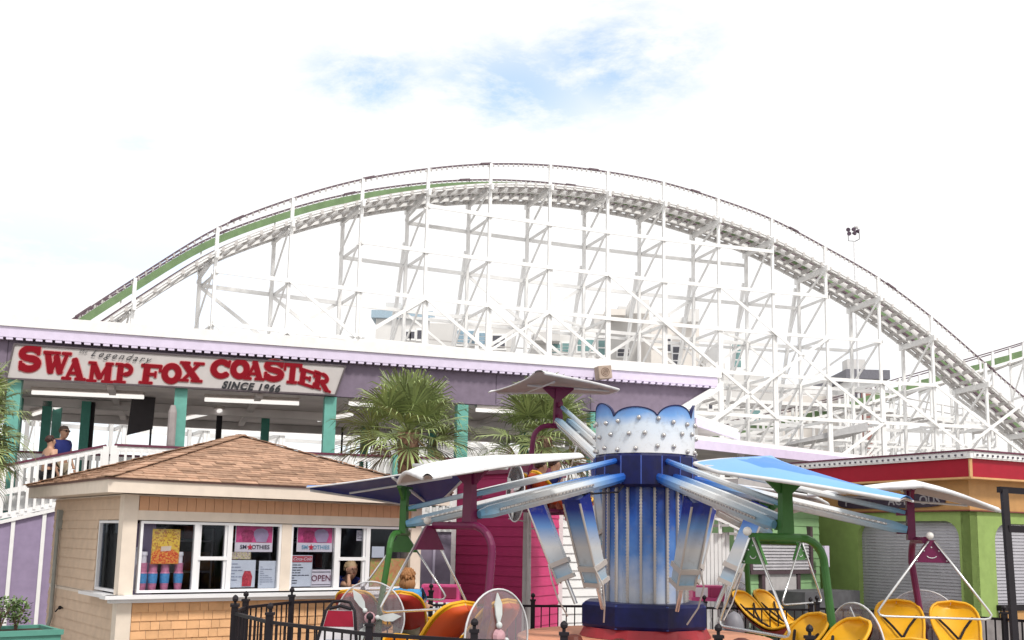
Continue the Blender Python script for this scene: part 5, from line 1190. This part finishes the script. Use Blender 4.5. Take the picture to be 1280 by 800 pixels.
    m = MB(); m.tube(ring + [ring[0]], .010, 6, cap=False); b(m, 'disc_rim', RIM, dsc, smooth=True)
    m = MB(); m.lathe((0, 0, 0), [(.075, 0), (.06, .04), (.02, .06)], 14); Rm = Matrix.Rotation(rad(-90), 3, 'Y'); m.v = [Rm @ v + Vector((cx - .012, cy_, cz)) for v in m.v]; b(m, 'propeller_hub', HUBP, dsc)
    for k in range(3):
        th = rad(125 + 120 * k + al * .3); d = Vector((0, math.cos(th), math.sin(th))); s_ = Vector((0, -d.z, d.y)); m = MB(); o_ = Vector((cx - .03, cy_, cz))
        poly = [o_ + d * .12 + s_ * .012, o_ + d * .2 + s_ * .05, o_ + d * .3 + s_ * .055, o_ + d * .41, o_ + d * .3 - s_ * .045, o_ + d * .2 - s_ * .035, o_ + d * .12 - s_ * .012]
        m.prism(poly, (.014, 0, 0)); m.ball(o_ + d * .105, .032, 8, 6); b(m, 'propeller_blade', BLADE, dsc)
    # wing: a cambered delta, tips swept back, banked down outwards
    wg = bpy.data.objects.new('wing', bpy.data.meshes.new('wing'))
    def surf(u_, v_):
        y = u_ * 1.12; ay = abs(u_)
        xl = .86 if ay < .2 else .86 - (.86 + .46) * ((ay - .2) / .8) ** 1.1
        xt = -.50 - .10 * ay ** 2
        if xl < xt + .01: xl = xt + .01
        x = xl + (xt - xl) * v_; cam_ = .075 * math.sin(math.pi * min(1, v_ * .92 + .04)) * (1 - .5 * ay)
        dr = droop * max(0, (x - .1) / .76) ** 1.6
        return Vector((x, y, cam_ - dr - anh * ay))
    if al == 108:
        _s = surf; surf = lambda u_, v_: (lambda p: Vector((p.x * 1.18 - .08, p.y, p.z)))(_s(u_, v_))
    NU, NV = 28, 12; rows = [[surf(-1 + 2 * i / NU, j / NV) for j in range(NV + 1)] for i in range(NU + 1)]
    Mw = Matrix.Translation((0, 0, .50)) @ Matrix.Rotation(bank, 4, 'X') @ Matrix.Rotation(pitch, 4, 'Y')
    m = MB(); m.grid(rows)
    if tone:
        idx = 0
        for i in range(NU):
            for j in range(NV):
                uu = -1 + 2 * (i + .5) / NU; vv = (j + .5) / NV
                m.mi[i * NV + j] = 1 if (abs(uu) < .75 and .30 + .35 * abs(uu) < vv < 1.1 - .5 * abs(uu)) else 0
    m.v = [Mw @ v for v in m.v]; wo = b(m, 'wing', [wing_top, tone] if tone else wing_top, smooth=True, recalc=False)
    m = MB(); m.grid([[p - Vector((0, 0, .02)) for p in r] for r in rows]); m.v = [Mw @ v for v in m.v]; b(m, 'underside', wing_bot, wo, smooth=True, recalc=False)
    m = MB(); lead = [r[0] - Vector((0, 0, .012)) for r in rows]; trail = [r[-1] - Vector((0, 0, .012)) for r in rows]
    m.tube(lead, .021, 6); m.tube(trail, .011, 6); m.tube([(.86, 0, -.02), (-.5, 0, -.02)], .02, 6); m.tube([surf(-.62, .55) - Vector((0, 0, .10)), surf(.62, .55) - Vector((0, 0, .10))], .014, 6)
    m.v = [Mw @ v for v in m.v]; b(m, 'wing_frame', RIM, wo, smooth=True)
    return t
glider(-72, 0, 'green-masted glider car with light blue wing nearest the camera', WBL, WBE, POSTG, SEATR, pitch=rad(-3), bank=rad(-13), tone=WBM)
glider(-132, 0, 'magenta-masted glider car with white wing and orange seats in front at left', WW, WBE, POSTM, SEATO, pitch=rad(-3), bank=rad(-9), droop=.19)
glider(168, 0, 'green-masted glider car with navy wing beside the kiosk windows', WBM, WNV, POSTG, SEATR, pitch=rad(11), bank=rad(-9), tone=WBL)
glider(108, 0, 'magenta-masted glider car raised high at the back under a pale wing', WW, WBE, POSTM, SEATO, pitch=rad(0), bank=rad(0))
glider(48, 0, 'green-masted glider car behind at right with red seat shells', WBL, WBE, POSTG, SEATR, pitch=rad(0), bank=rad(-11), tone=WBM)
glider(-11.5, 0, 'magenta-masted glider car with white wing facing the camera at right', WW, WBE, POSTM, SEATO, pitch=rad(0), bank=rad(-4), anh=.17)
# riders
SIT = dict(pelvis=(0, 0, .12), chest=(-.06, 0, .42), neck=(-.05, 0, .59), chin=(-.02, 0, .66), head=(-.02, 0, .74), crown=(-.03, 0, .81), shL=(-.05, .17, .53), elL=(.06, .24, .30), wrL=(.28, .20, .32), paL=(.35, .19, .34),
           shR=(-.05, -.17, .53), elR=(.06, -.24, .30), wrR=(.28, -.20, .32), paR=(.35, -.19, .34), hiL=(.06, .09, .10), knL=(.42, .1, .2), anL=(.5, .1, -.16), toL=(.62, .1, -.2), hiR=(.06, -.09, .10), knR=(.42, -.1, .2), anR=(.5, -.1, -.16), toR=(.62, -.1, -.2))
def seated(al, yy, **k):
    a = rad(al); M = Matrix.Translation(pl(al, AR, ZE[al])) @ Matrix.Rotation(a - math.pi / 2, 4, 'Z'); p = M @ Vector((-.05, yy, -1.36)); return p, a - math.pi / 2
p, rz = seated(168, -.11); person('child with auburn hair in a blue shirt riding beside the kiosk', p, rz, SIT, SKYB, KH, HR, long_hair=True, sleeves=.5, s=.92)
J2 = dict(SIT); p, rz = seated(108, -.11); person('rider in navy clothes on the inner seat of the raised car', p, rz, SIT, NAVY, mat('cloth_rust', (.30, .09, .06), .8), HB, hairc=mat('coral_shoe', (.75, .18, .10), .5), s=.85)
p, rz = seated(108, .49); person('rider in dark red clothes on the outer seat of the raised car', p, rz, SIT, mat('cloth_dark_red', (.22, .03, .05), .8), BLK, HB, hairc=mat('pink_shoe', (.75, .12, .25), .5), s=.85)

# ================================================================ black iron fence round the ride
def iron_fence(name, label, pts2, h=1.1, group=None, z0=0.):
    t = thing(name, label, 'fence', (*pts2[0], 0), 0, group)
    for i, p in enumerate(pts2):
        m = MB(); m.box((p[0], p[1], h / 2 + .02), (.06, .06, h + .04)); m.box((p[0], p[1], h + .05), (.08, .08, .025)); m.lathe((p[0], p[1], h + .06), [(.014, 0), (.014, .03), (.028, .038), (.032, .06), (.022, .08), (.004, .092)], 10); m.build('post', DARKM, t)
    for a, b in zip(pts2, pts2[1:]):
        a, b = Vector((*a, 0)), Vector((*b, 0)); m = MB(); L_ = (b - a).length
        for z in (h - .03, .14, h - .2): m.beam(a + Zv * z, b + Zv * z, .03, .032 if z > .5 else .03) if z != h - .2 else None
        k = max(1, int(L_ / .115))
        for j in range(1, k): p = a.lerp(b, j / k); m.box(p + Zv * (h / 2 + .04), (.016, .016, h - .16))
        m.build('fence_panel', DARKM, t)
    return t
def fp(px, Y, py=700): q_ = at(px, py, Y); return (q_.x, Y)
iron_fence('iron_fence', 'low black iron fence along the front edge of the ride', [fp(297, 11.0), fp(341, 10.0), fp(465, 9.0), fp(595, 8.6), fp(706, 8.5), fp(897, 8.5), fp(1010, 8.6)])
iron_fence('iron_fence', 'black iron fence running back along the kiosk side of the ride', [fp(297, 11.15), fp(310, 11.9), fp(367, 12.9), fp(455, 13.6), fp(540, 14.6)])
iron_fence('iron_fence', 'black iron fence behind the ride in front of the pink and white walls', [fp(540, 14.75), fp(667, 15.0), fp(760, 15.2), fp(880, 15.3), fp(1012, 15.3)], h=.98)
iron_fence('iron_fence', 'black iron fence at the right in front of the green building', [fp(1020, 15.0), fp(1130, 14.5), fp(1252, 13.5), fp(1330, 12.8)], h=1.02)

# ================================================================ magenta building, white clapboards, small booths
MAG = mat('magenta_paint', (.34, .018, .10), .6, var=.06, dirt=.05); MAG_LIT = mat('magenta_lit_side', (.62, .055, .19), .6, var=.05); GREYP = mat('grey_trim', (.42, .40, .40), .6, var=.1)
c = at(658, 700, 17.0); c.z = 0; l = at(568, 700, 18.3); l.z = 0; r = at(699, 700, 18.2); r.z = 0
mb_ = thing('magenta_building', 'small magenta clapboard building with its right side coloured lighter as if lit', 'building', c)
ul = (l - c).normalized(); ur = (r - c).normalized(); Ll, Lr = (l - c).length, (r - c).length; zt = 2.95
m = MB(); bk = l + (r - c); m.prism([c, r, bk, l], Zv * zt); m.build('wall', MAG, mb_)
nl_ = Vector((ul.y, -ul.x, 0)); nl_ = nl_ if nl_.y < 0 else -nl_; nr_ = Vector((ur.y, -ur.x, 0)); nr_ = nr_ if nr_.y < 0 else -nr_
m = MB(); clap(m, c, ul, nl_, Ll, 0, zt - .02, .16); m.build('magenta_clapboard', MAG, mb_)
m = MB(); clap(m, c, ur, nr_, Lr, 0, zt - .02, .16); m.build('lit_side_clapboard', MAG_LIT, mb_)  # right face lighter than the left: the fall of light put into the colour
m = MB(); m.box(c + Vector((0, -.03, zt / 2)), (.12, .12, zt)); m.build('corner_board', GREYP, mb_)
m = MB(); m.box(r + nr_ * .02 + Zv * zt / 2, (.08, .08, zt)); m.build('corner_board', WHITE, mb_); m = MB(); m.box(l + nl_ * .03 + Zv * zt / 2, (.08, .08, zt)); m.build('corner_board', WHITE, mb_)
ctr = (c + bk) / 2; m = MB(); ov = 1.12; m.prism([ctr + (p - ctr) * ov + Zv * zt for p in (c, r, bk, l)], Zv * .12); m.build('roof', mat('maroon_roof', (.16, .03, .07), .6), mb_)
m = MB(); m.tube([c + Vector((.05, -.12, 0)), c + Vector((.03, -.12, 2.3)), c + Vector((-.02, -.13, 2.75))], .035, 8); m.tube([c + Vector((.05, -.12, 2.15)), c + Vector((-.3, -.2, 2.2))], .012, 6); m.tube([c + Vector((.05, -.12, 2.05)), c + Vector((.45, .1, 2.02))], .012, 6)
m.build('drain_pipe', GREYP, mb_)
# white clapboard building
a = at(699, 700, 18.5); b = at(905, 700, 20.5); a.z = b.z = 0; u = (b - a).normalized(); n0 = Vector((u.y, -u.x, 0)); Lw = (b - a).length
wb = thing('white_building', 'white clapboard building behind the ride tower', 'building', (a + b) / 2)
v = -n0; m = MB(); m.prism([a, b, b + v * 4, a + v * 4], Zv * 2.72); m.build('wall', WHITE, wb)
m = MB(); clap(m, a, u, n0, Lw, 0, 2.7, .15, .03); m.build('white_clapboard', WHITE, wb)
m = MB(); m.prism([a - v * .4 - u * .3 + Zv * 2.72, b - v * .4 + u * .3 + Zv * 2.72, b + v * 4.3 + Zv * 2.9, a + v * 4.3 - u * .3 + Zv * 2.9], Zv * .1); m.build('roof', GREYP, wb)
# steps with white rails right of the tower
t = thing('stair_unit', 'white board fence with grey stair rails right of the tower', 'stairs', (at(888, 700, 17).x, 17, 0))
m = MB(); p0x, p1x = at(868, 700, 17).x, at(912, 700, 17).x
k = 9
for j in range(k): x = p0x + (p1x - p0x) * (j + .5) / k; m.box((x, 17, (1.72 + .0 * j) / 2 + .3), ((p1x - p0x) / k - .008, .05, 1.75))
m.build('board_panel', WHITE, t)
m = MB(); m.beam((p0x - .1, 16.9, 2.5), (p1x + .2, 16.9, 2.12), .1, .12); m.beam((p0x - .1, 16.9, 2.8), (p1x + .1, 16.9, 2.62), .05, .06)
for j in range(3): m.box((p0x + .15 + .25 * j, 16.9, 2.5 - .1 * j), (.05, .05, .75))
m.build('stair_rail', WHITE, t)
m = MB()
for j in range(5): m.box((p0x + .08 + .13 * j, 17.3, 2.55 - .13 * j), (.13, .9, .04))
m.build('step', GREYP, t)
# pink framed counters and picket fence
PF = mat('counter_pink', (.60, .08, .24), .5); MG2 = mat('counter_magenta', (.42, .04, .14), .5)
def counter(label, x0, x1, y0, y1, Y, inner):
    t = thing('ticket_counter', label, 'counter', (at((x0 + x1) / 2, 700, Y).x, Y, 0)); a, b = at(x0, y0, Y), at(x1, y1, Y); w_, h_ = b.x - a.x, a.z - b.z; cx = (a.x + b.x) / 2
    m = MB(); m.box((cx, Y + .2, b.z + h_ / 2), (w_, .4, h_)); m.build('box', PF, t)
    for k in range(2): m = MB(); m.box((a.x + w_ * (.27 + .46 * k), Y - .012, b.z + h_ * .58), (w_ * .38, .02, h_ * .62)); m.build('panel', inner[k], t)
    m = MB(); m.box((cx, Y - .02, b.z + .03), (w_ + .06, .1, .05)); m.build('ledge', PF, t)
    for sx in (-1, 1): m = MB(); m.box((cx + sx * (w_ / 2 - .04), Y + .2, b.z / 2), (.06, .3, b.z)); m.build('leg', GREYP, t)
counter('pink counter with dark openings between the kiosk and magenta wall', 527, 574, 731, 754, 15.8, [MG2, mat('counter_dark', (.20, .02, .06), .5)])
counter('magenta counter with a white notice right of the ride tower', 866, 906, 732, 752, 15.8, [PW, MG2])
def picket(label, x0, x1, Y, h):
    t = thing('picket_fence', label, 'fence', (at((x0 + x1) / 2, 700, Y).x, Y, 0), 0, None); a, b = at(x0, 700, Y).x, at(x1, 700, Y).x
    n_ = int((b - a) / .11); m = MB()
    for k in range(n_): m.box((a + (k + .5) * (b - a) / n_, Y, h / 2), (.075, .03, h))
    m.build('pickets', WHITE, t); m = MB()
    for z in (h * .25, h * .8): m.box(((a + b) / 2, Y + .035, z), (b - a, .035, .07))
    m.build('rails', WHITE, t)
picket('white picket fence under the pink counter left of the tower', 528, 596, 15.45, .95)
picket('white picket fence under the magenta counter right of the tower', 878, 946, 15.6, .95)
# litter bins
def bin_(label, px, Y, h, r):
    p = at(px, 700, Y); t = thing('litter_bin', label, 'bin', (p.x, Y, 0)); m = MB(); m.lathe((p.x, Y, 0), [(r * .85, 0), (r, h * .7)], 20); m.build('body', mat('bin_grey', (.30, .31, .34), .5), t)
    m = MB(); m.lathe((p.x, Y, h * .705), [(r * 1.06, 0), (r * 1.06, h * .06), (r * .95, h * .17), (r * .6, h * .27), (r * .1, h * .31)], 20); m.build('lid', mat('bin_lid', (.22, .22, .25), .5), t, smooth=True)
bin_('grey domed litter bin behind the first yellow seat', 928, 19.0, 1.36, .12)
bin_('low grey litter bin beside the orange platform at right', 917, 14.9, .92, .13)
# A-board
t = thing('a_frame_sign', 'A-frame sidewalk sign with red header and rounded black top', 'sign', (at(424, 780, 12.6).x, 12.6, 0))
cx = at(427, 700, 12.6).x; AB = mat('board_white', (.62, .60, .64), .5, var=.1, dirt=.1)
def ap(x, f, s_): return Vector((cx + x, 12.6 + s_ * (.04 + .24 * (1 - f)), 1.12 * f))
m = MB()
for s_ in (-1, 1): m.prism([ap(-.30, 0, s_) + Vector((-.05, 0, 0)), ap(.30, 0, s_), ap(.17, .9, s_), ap(-.13, .9, s_)], (0, .02 * -s_, 0))
m.build('board', AB, t)
m = MB(); m.prism([ap(-.165, .74, -1) - Vector((0, .006, 0)), ap(.19, .74, -1) - Vector((0, .006, 0)), ap(.165, .9, -1) - Vector((0, .006, 0)), ap(-.125, .9, -1) - Vector((0, .006, 0))], (0, .004, 0)); m.build('red_header', mat('header_red2', (.26, .015, .035), .7, spec=.1), t)
m = MB(); m.tube([ap(-.36, 0, -1), ap(-.15, .9, -1), ap(-.08, .985, 0), ap(0.02, 1.0, 0), ap(.12, .985, 0), ap(.19, .9, -1), ap(.32, 0, -1)], .018, 8); m.tube([ap(-.11, .92, -1), ap(.02, .95, -1), ap(.15, .92, -1)], .02, 8); m.build('frame', DARKM, t)
m = MB()
for k in range(7):
    f = .12 + .08 * k; w_ = .20 + .0 * k; m.box(ap(-.02, f, -1) - Vector((0, .008, 0)), (w_ * random.uniform(.6, 1.1), .003, .022))
m.build('printed_lines', mat('grey_ink'  , (.35, .4, .5)), t)

# ================================================================ green building with red awning
GC = Vector((8.27, 18.7, 0)); gr = Vector((.88, .475, 0)); gl = Vector((-.475, .88, 0)); nR = Vector((gr.y, -gr.x, 0)); nL = Vector((-gl.y, gl.x, 0)); 
if nL.x > 0: nL = -nL
gb = thing('green_building', 'lime green arcade building with arched grey shutters and red fascia', 'building', GC)
LIME = mat('lime_paint', (.27, .38, .12), .75, var=.08, dirt=.10, spec=.2); REDF = mat('red_fascia_paint', (.36, .010, .028), .5, var=.07, spec=.25); GOLD = mat('gold_trim', (.62, .36, .16), .5); BRN = mat('tan_band_paint', (.50, .27, .10), .6, var=.08, dirt=.08); SHUT = mat('grey_shutter', (.40, .39, .43), .45, .2, var=.06)
Lg, Rg = 5.6, 5.0
def g2(l_, r_, z): return GC + gl * l_ + gr * r_ + Zv * z
m = MB(); m.prism([g2(-.06, -.06, 3.47), g2(-.06, Rg, 3.47), g2(Lg, Rg, 3.47), g2(Lg, -.06, 3.47)], Zv * .125); m.build('roof', WHITE, gb)
m = MB(); m.prism([g2(-.09, -.09, 3.597), g2(-.09, Rg, 3.597), g2(Lg, Rg, 3.597), g2(Lg, -.09, 3.597)], Zv * .03); m.build('roof_edge', MAROON, gb)
m = MB(); m.prism([g2(0, 0, 3.14), g2(0, Rg, 3.14), g2(Lg, Rg, 3.14), g2(Lg, 0, 3.14)], Zv * .328); m.build('red_fascia', REDF, gb)
m = MB(); m.prism([g2(-.03, -.03, 3.105), g2(-.03, Rg, 3.105), g2(Lg, Rg, 3.105), g2(Lg, -.03, 3.105)], Zv * .034); m.box(g2(-.012, -.012, 3.30), (.05, .05, .33)); m.build('gold_edge', GOLD, gb)
m = MB()
for k in range(40):
    m.box(g2(.1 + k * .14, -.072, 3.53), (.03, .05, .035), (gl, nL, Zv)); 
    if k < 34: m.box(g2(-.072, .1 + k * .14, 3.53), (.05, .03, .035), (nR, gr, Zv))
m.cur = 1; m.beam(g2(.02, -.066, 3.53), g2(5.56, -.066, 3.53), .012, .07); m.beam(g2(-.066, .02, 3.53), g2(-.066, 4.9, 3.53), .012, .07)
m.build('eave_bulb_strip', [mat('bulb_dark', (.10, .09, .12), .4), WHITE], gb)
i0 = .26
m = MB(); m.prism([g2(i0 - .03, i0 - .03, 2.56), g2(i0 - .03, Rg, 2.56), g2(Lg, Rg, 2.56), g2(Lg, i0 - .03, 2.56)], Zv * .544); m.build('tan_band', BRN, gb)
m = MB(); m.prism([g2(i0 - .06, i0 - .06, 2.535), g2(i0 - .06, Rg, 2.535), g2(Lg, Rg, 2.535), g2(Lg, i0 - .06, 2.535)], Zv * .024); m.build('band_edge', mat('dark_brown_edge', (.20, .06, .04), .6), gb)
# walls with rounded openings
def wall_open(org, u_, n_, L_, H_, ops, thick=.2):
    """a wall sheet with round-cornered openings, cut as columns of strips, given real thickness"""
    import bmesh
    bm = bmesh.new()
    def loop(pts):
        vs_ = [bm.verts.new(p) for p in pts]; return [bm.edges.new((vs_[i], vs_[(i + 1) % len(vs_)])) for i in range(len(vs_))]
    es = loop([(0, 0, 0), (L_, 0, 0), (L_, H_, 0), (0, H_, 0)])
    for (x0, x1, z0, z1, r_) in ops:
        pts = []
        for (cx, cy, a0) in ((x1 - r_, z1 - r_, 0), (x0 + r_, z1 - r_, 90)):
            pts += [(cx + r_ * math.cos(rad(a0 + 90 * k / 6)), cy + r_ * math.sin(rad(a0 + 90 * k / 6)), 0) for k in range(7)]
        pts += [(x0, z0, 0), (x1, z0, 0)]; es += loop(pts)
    bmesh.ops.triangle_fill(bm, edges=es, use_beauty=True)
    r_ = bmesh.ops.extrude_face_region(bm, geom=bm.faces[:])
    for v_ in [x for x in r_['geom'] if isinstance(x, bmesh.types.BMVert)]: v_.co.z -= thick
    vs_ = [org + u_ * v_.co.x + Zv * v_.co.y + n_ * v_.co.z for v_ in bm.verts]; bm.verts.index_update(); fs_ = [tuple(v_.index for v_ in f.verts) for f in bm.faces]; bm.free(); m_ = MB(); m_.add(vs_, fs_); return m_
def lpos(px): return (on_plane(px, 700, g2(i0, i0, 0), nL) - g2(i0, i0, 0)).dot(gl)
def rpos(px): return (on_plane(px, 700, g2(i0, i0, 0), nR) - g2(i0, i0, 0)).dot(gr)
opL = [(lpos(1200), lpos(1073), .62, 2.36, .32)]; opR = [(rpos(1245), rpos(1330), .62, 2.33, .32)]
m = wall_open(g2(i0, i0, 0), gl, nL, 4.2, 2.53, opL); m.build('left_wall', LIME, gb)
m = wall_open(g2(i0, i0, 0), gr, nR, Rg - i0, 2.53, opR); m.build('right_wall', LIME, gb)
m = MB()
m.lathe(g2(i0 + 4.25, i0 - .02, 0), [(.34, 0), (.34, 2.53)], 24); m.build('round_pilaster', LIME, gb)
for (org, u_, n_, ops) in ((g2(i0, i0, 0), gl, nL, opL), (g2(i0, i0, 0), gr, nR, opR)):
    x0, x1, z0, z1, _r = ops[0]; m = MB(); z = z0 - .05
    while z < z1 + .05:
        c_ = org + u_ * (x0 + x1) / 2 - n_ * .14 + Zv * (z + .03); m.hexa([c_ - u_ * (x1 - x0) / 2 - Zv * .03 + n_ * .028, c_ + u_ * (x1 - x0) / 2 - Zv * .03 + n_ * .028, c_ + u_ * (x1 - x0) / 2 - Zv * .03 - n_ * .01, c_ - u_ * (x1 - x0) / 2 - Zv * .03 - n_ * .01, c_ - u_ * (x1 - x0) / 2 + Zv * .028 + n_ * .008, c_ + u_ * (x1 - x0) / 2 + Zv * .028 + n_ * .008, c_ + u_ * (x1 - x0) / 2 + Zv * .028 - n_ * .01, c_ - u_ * (x1 - x0) / 2 + Zv * .028 - n_ * .01]); z += .06
    m.build('roller_shutter', SHUT, gb)
m = MB(); x0, x1 = opR[0][0], opR[0][1]; c_ = g2(i0, i0, 0) + gr * (x0 + x1) / 2 + nR * .05; m.box(c_ + Zv * .80, (x1 - x0 + .1, .12, .1), (gr, nR, Zv)); m.build('counter_edge', DARKM, gb)
m = MB(); m.box(c_ + Zv * .66, (x1 - x0, .05, .2), (gr, nR, Zv)); m.build('counter_front', BRN, gb)
m = MB(); m.box(g2(i0 - .03, 2.4, .3), (4.3, .06, .6), (gr, nR, Zv)); m.box(g2(2.2, i0 - .03, .3), (4.1, .06, .6), (gl, nL, Zv)); m.build('plinth', mat('grey_stone_plinth', (.22, .2, .2), .8, var=.2), gb)
# oval name board
t = thing('oval_sign', 'long dark oval sign on the tan band under the red fascia', 'sign', g2(1.8, i0, 2.8))
l0, l1 = lpos(1187), lpos(1052); m = MB(); cx_, hw = (l0 + l1) / 2, abs(l1 - l0) / 2; poly = []
for k in range(40):
    a = 2 * math.pi * k / 40; ca, sa = math.cos(a), math.sin(a); poly.append(g2(i0 + cx_ + hw * math.copysign(abs(ca) ** .5, ca), i0 - .035, 2.745 + .135 * math.copysign(abs(sa) ** .6, sa)))
m.prism(poly, nL * .03); m.build('board', mat('sign_dark_purple', (.04, .025, .045), .5), t)
GT = mat('grey_letters', (.30, .28, .30), .5)
for body, px in (('F', 1064), ('ACT', 1128), ('OUS', 1168)):
    l_ = lpos(px); text_obj('lettering', body, .24, g2(i0 + l_, i0, 2.745) + nL * .072, -gl, GT, t, offset=.004, extrude=.003)
# mint booth seen through the ride
a = at(896, 700, 19.3); b = at(1024, 700, 21.5); a.z = b.z = 0; u = (b - a).normalized(); n0 = Vector((u.y, -u.x, 0)); Lb = (b - a).length
mt = thing('mint_booth', 'mint and grey booth with rolled shutter behind the green masted car', 'booth', (a + b) / 2)
MINT = mat('mint_paint', (.26, .44, .22), .6, var=.06); DGR = mat('dark_green_paint', (.08, .14, .06), .6)
m = MB(); m.prism([a + u * .3, b, b - n0 * 3, a + u * .3 - n0 * 3], Zv * 2.9); m.build('wall', MINT, mt)
m = MB(); clap(m, a + u * .3, u, n0, Lb - .3, 0, 2.9, .16); m.build('clapboard', MINT, mt)
def bx(px): q_ = on_plane(px, 700, a, n0); return (q_ - a).dot(u)
def bz(px, py): return on_plane(px, py, a, n0).z
m = MB(); x0, x1 = bx(938), bx(1008); z = bz(970, 712)
while z < bz(970, 676): m.hexa([a + u * x0 + n0 * .07 + Zv * z, a + u * x1 + n0 * .07 + Zv * z, a + u * x1 + n0 * .03 + Zv * z, a + u * x0 + n0 * .03 + Zv * z, a + u * x0 + n0 * .045 + Zv * (z + .055), a + u * x1 + n0 * .045 + Zv * (z + .055), a + u * x1 + n0 * .03 + Zv * (z + .055), a + u * x0 + n0 * .03 + Zv * (z + .055)]); z += .06
m.build('roller_shutter', mat('pale_shutter', (.44, .43, .46), .5), mt)
m = MB(); zb = bz(970, 715)
m.box(a + u * (x0 + x1) / 2 + n0 * .06 + Zv * zb, (x1 - x0 + .3, .12, .07), (u, n0, Zv))
for px in (934, 1010): m.box(a + u * bx(px) + n0 * .05 + Zv * (zb + .45), (.08, .1, .9), (u, n0, Zv))
for px in (949, 993): m.box(a + u * bx(px) + n0 * .05 + Zv * (zb - .5), (.1, .1, 1.0), (u, n0, Zv))
m.build('dark_frame', mat('dark_brown_frame', (.09, .06, .07), .6), mt)
m = MB(); m.box(a + u * (bx(949) + bx(993)) / 2 + n0 * .045 + Zv * (zb - .5), (bx(993) - bx(949) - .12, .06, .98), (u, n0, Zv)); m.build('door', mat('pale_door', (.50, .48, .48), .5), mt)
m = MB(); m.box(a + u * bx(990) + n0 * .5 + Zv * .5, (1.9, .8, 1.0), (u, n0, Zv)); m.build('counter', mat('charcoal', (.10, .10, .11), .7, var=.2), mt)
m = MB(); m.box(a + u * bx(912) + n0 * .12 + Zv * 1.4, (.75, .06, 2.8), (u, n0, Zv)); m.build('side_panel', DGR, mt)
m = MB(); m.prism([a + n0 * .5 + Zv * 2.92, b + n0 * .5 + Zv * 2.92, b - n0 * 3.2 + Zv * 2.92, a - n0 * 3.2 + Zv * 2.92], Zv * .12); m.build('roof', GREYP, mt)
m = MB(); m.box(a + u * bx(1015) + n0 * .3 + Zv * bz(1015, 695), (.16, .1, .42), (u, n0, Zv)); m.build('notice_box', LAVL, mt)

# ================================================================ black pipe frame at the right edge
t = thing('pipe_frame', 'tall black square pipe frame at the right edge of the picture', 'frame', (at(1262, 700, 8).x, 8, 0))
m = MB(); p, q_ = at(1255, 612, 8.0), at(1269, 800, 7.75); q2 = q_ + (q_ - p) * .9; q2.z = 0
m.beam(p, q2, .045, .045, (0, 1, 0)); m.build('post', DARKM, t)
m = MB(); m.beam(p + Vector((-.04, 0, 0)), p + Vector((1.6, .5, -.05)), .045, .045); r0 = p.lerp(q_, .27); m.beam(r0, r0 + Vector((1.6, .5, -.03)), .05, .05); m.build('crossbar', DARKM, t)
m = MB(); m.beam(p + Vector((1.6, .5, -.05)), Vector((p.x + 1.75, p.y + .5, 0)), .085, .085, (0, 1, 0)); m.build('post', DARKM, t)
# speaker / light box on the station roof edge
q = sg(752, 470); t = thing('speaker_box', 'small beige box speaker fixed on the station roof edge', 'speaker', q)
q = on_plane(754, 466, st(0, -.7, 0), NS); axb = (Vector((.93, .35, .1)).normalized(),); X_ = Vector((.95, .25, .12)).normalized(); Y_ = Zv.cross(X_).normalized(); Z_ = X_.cross(Y_)
m = MB(); m.box(q, (.32, .3, .3), (X_, Y_, Z_)); m.build('cabinet', mat('speaker_beige', (.42, .33, .27), .7, var=.15), t)
m = MB()
cc = q - Y_ * .155
for r_ in (.1, .06, .025): m.tube([cc + (X_ * math.cos(k * .5236) + Z_ * math.sin(k * .5236)) * r_ for k in range(13)], .008, 5)
m.build('cone', mat('speaker_ring', (.25, .17, .13), .7), t)
m = MB(); m.beam(q + X_ * .02 + Y_ * .15, st((q - S0).dot(US), -.05, 6.1), .05, .05); m.build('bracket', GREYP, t)
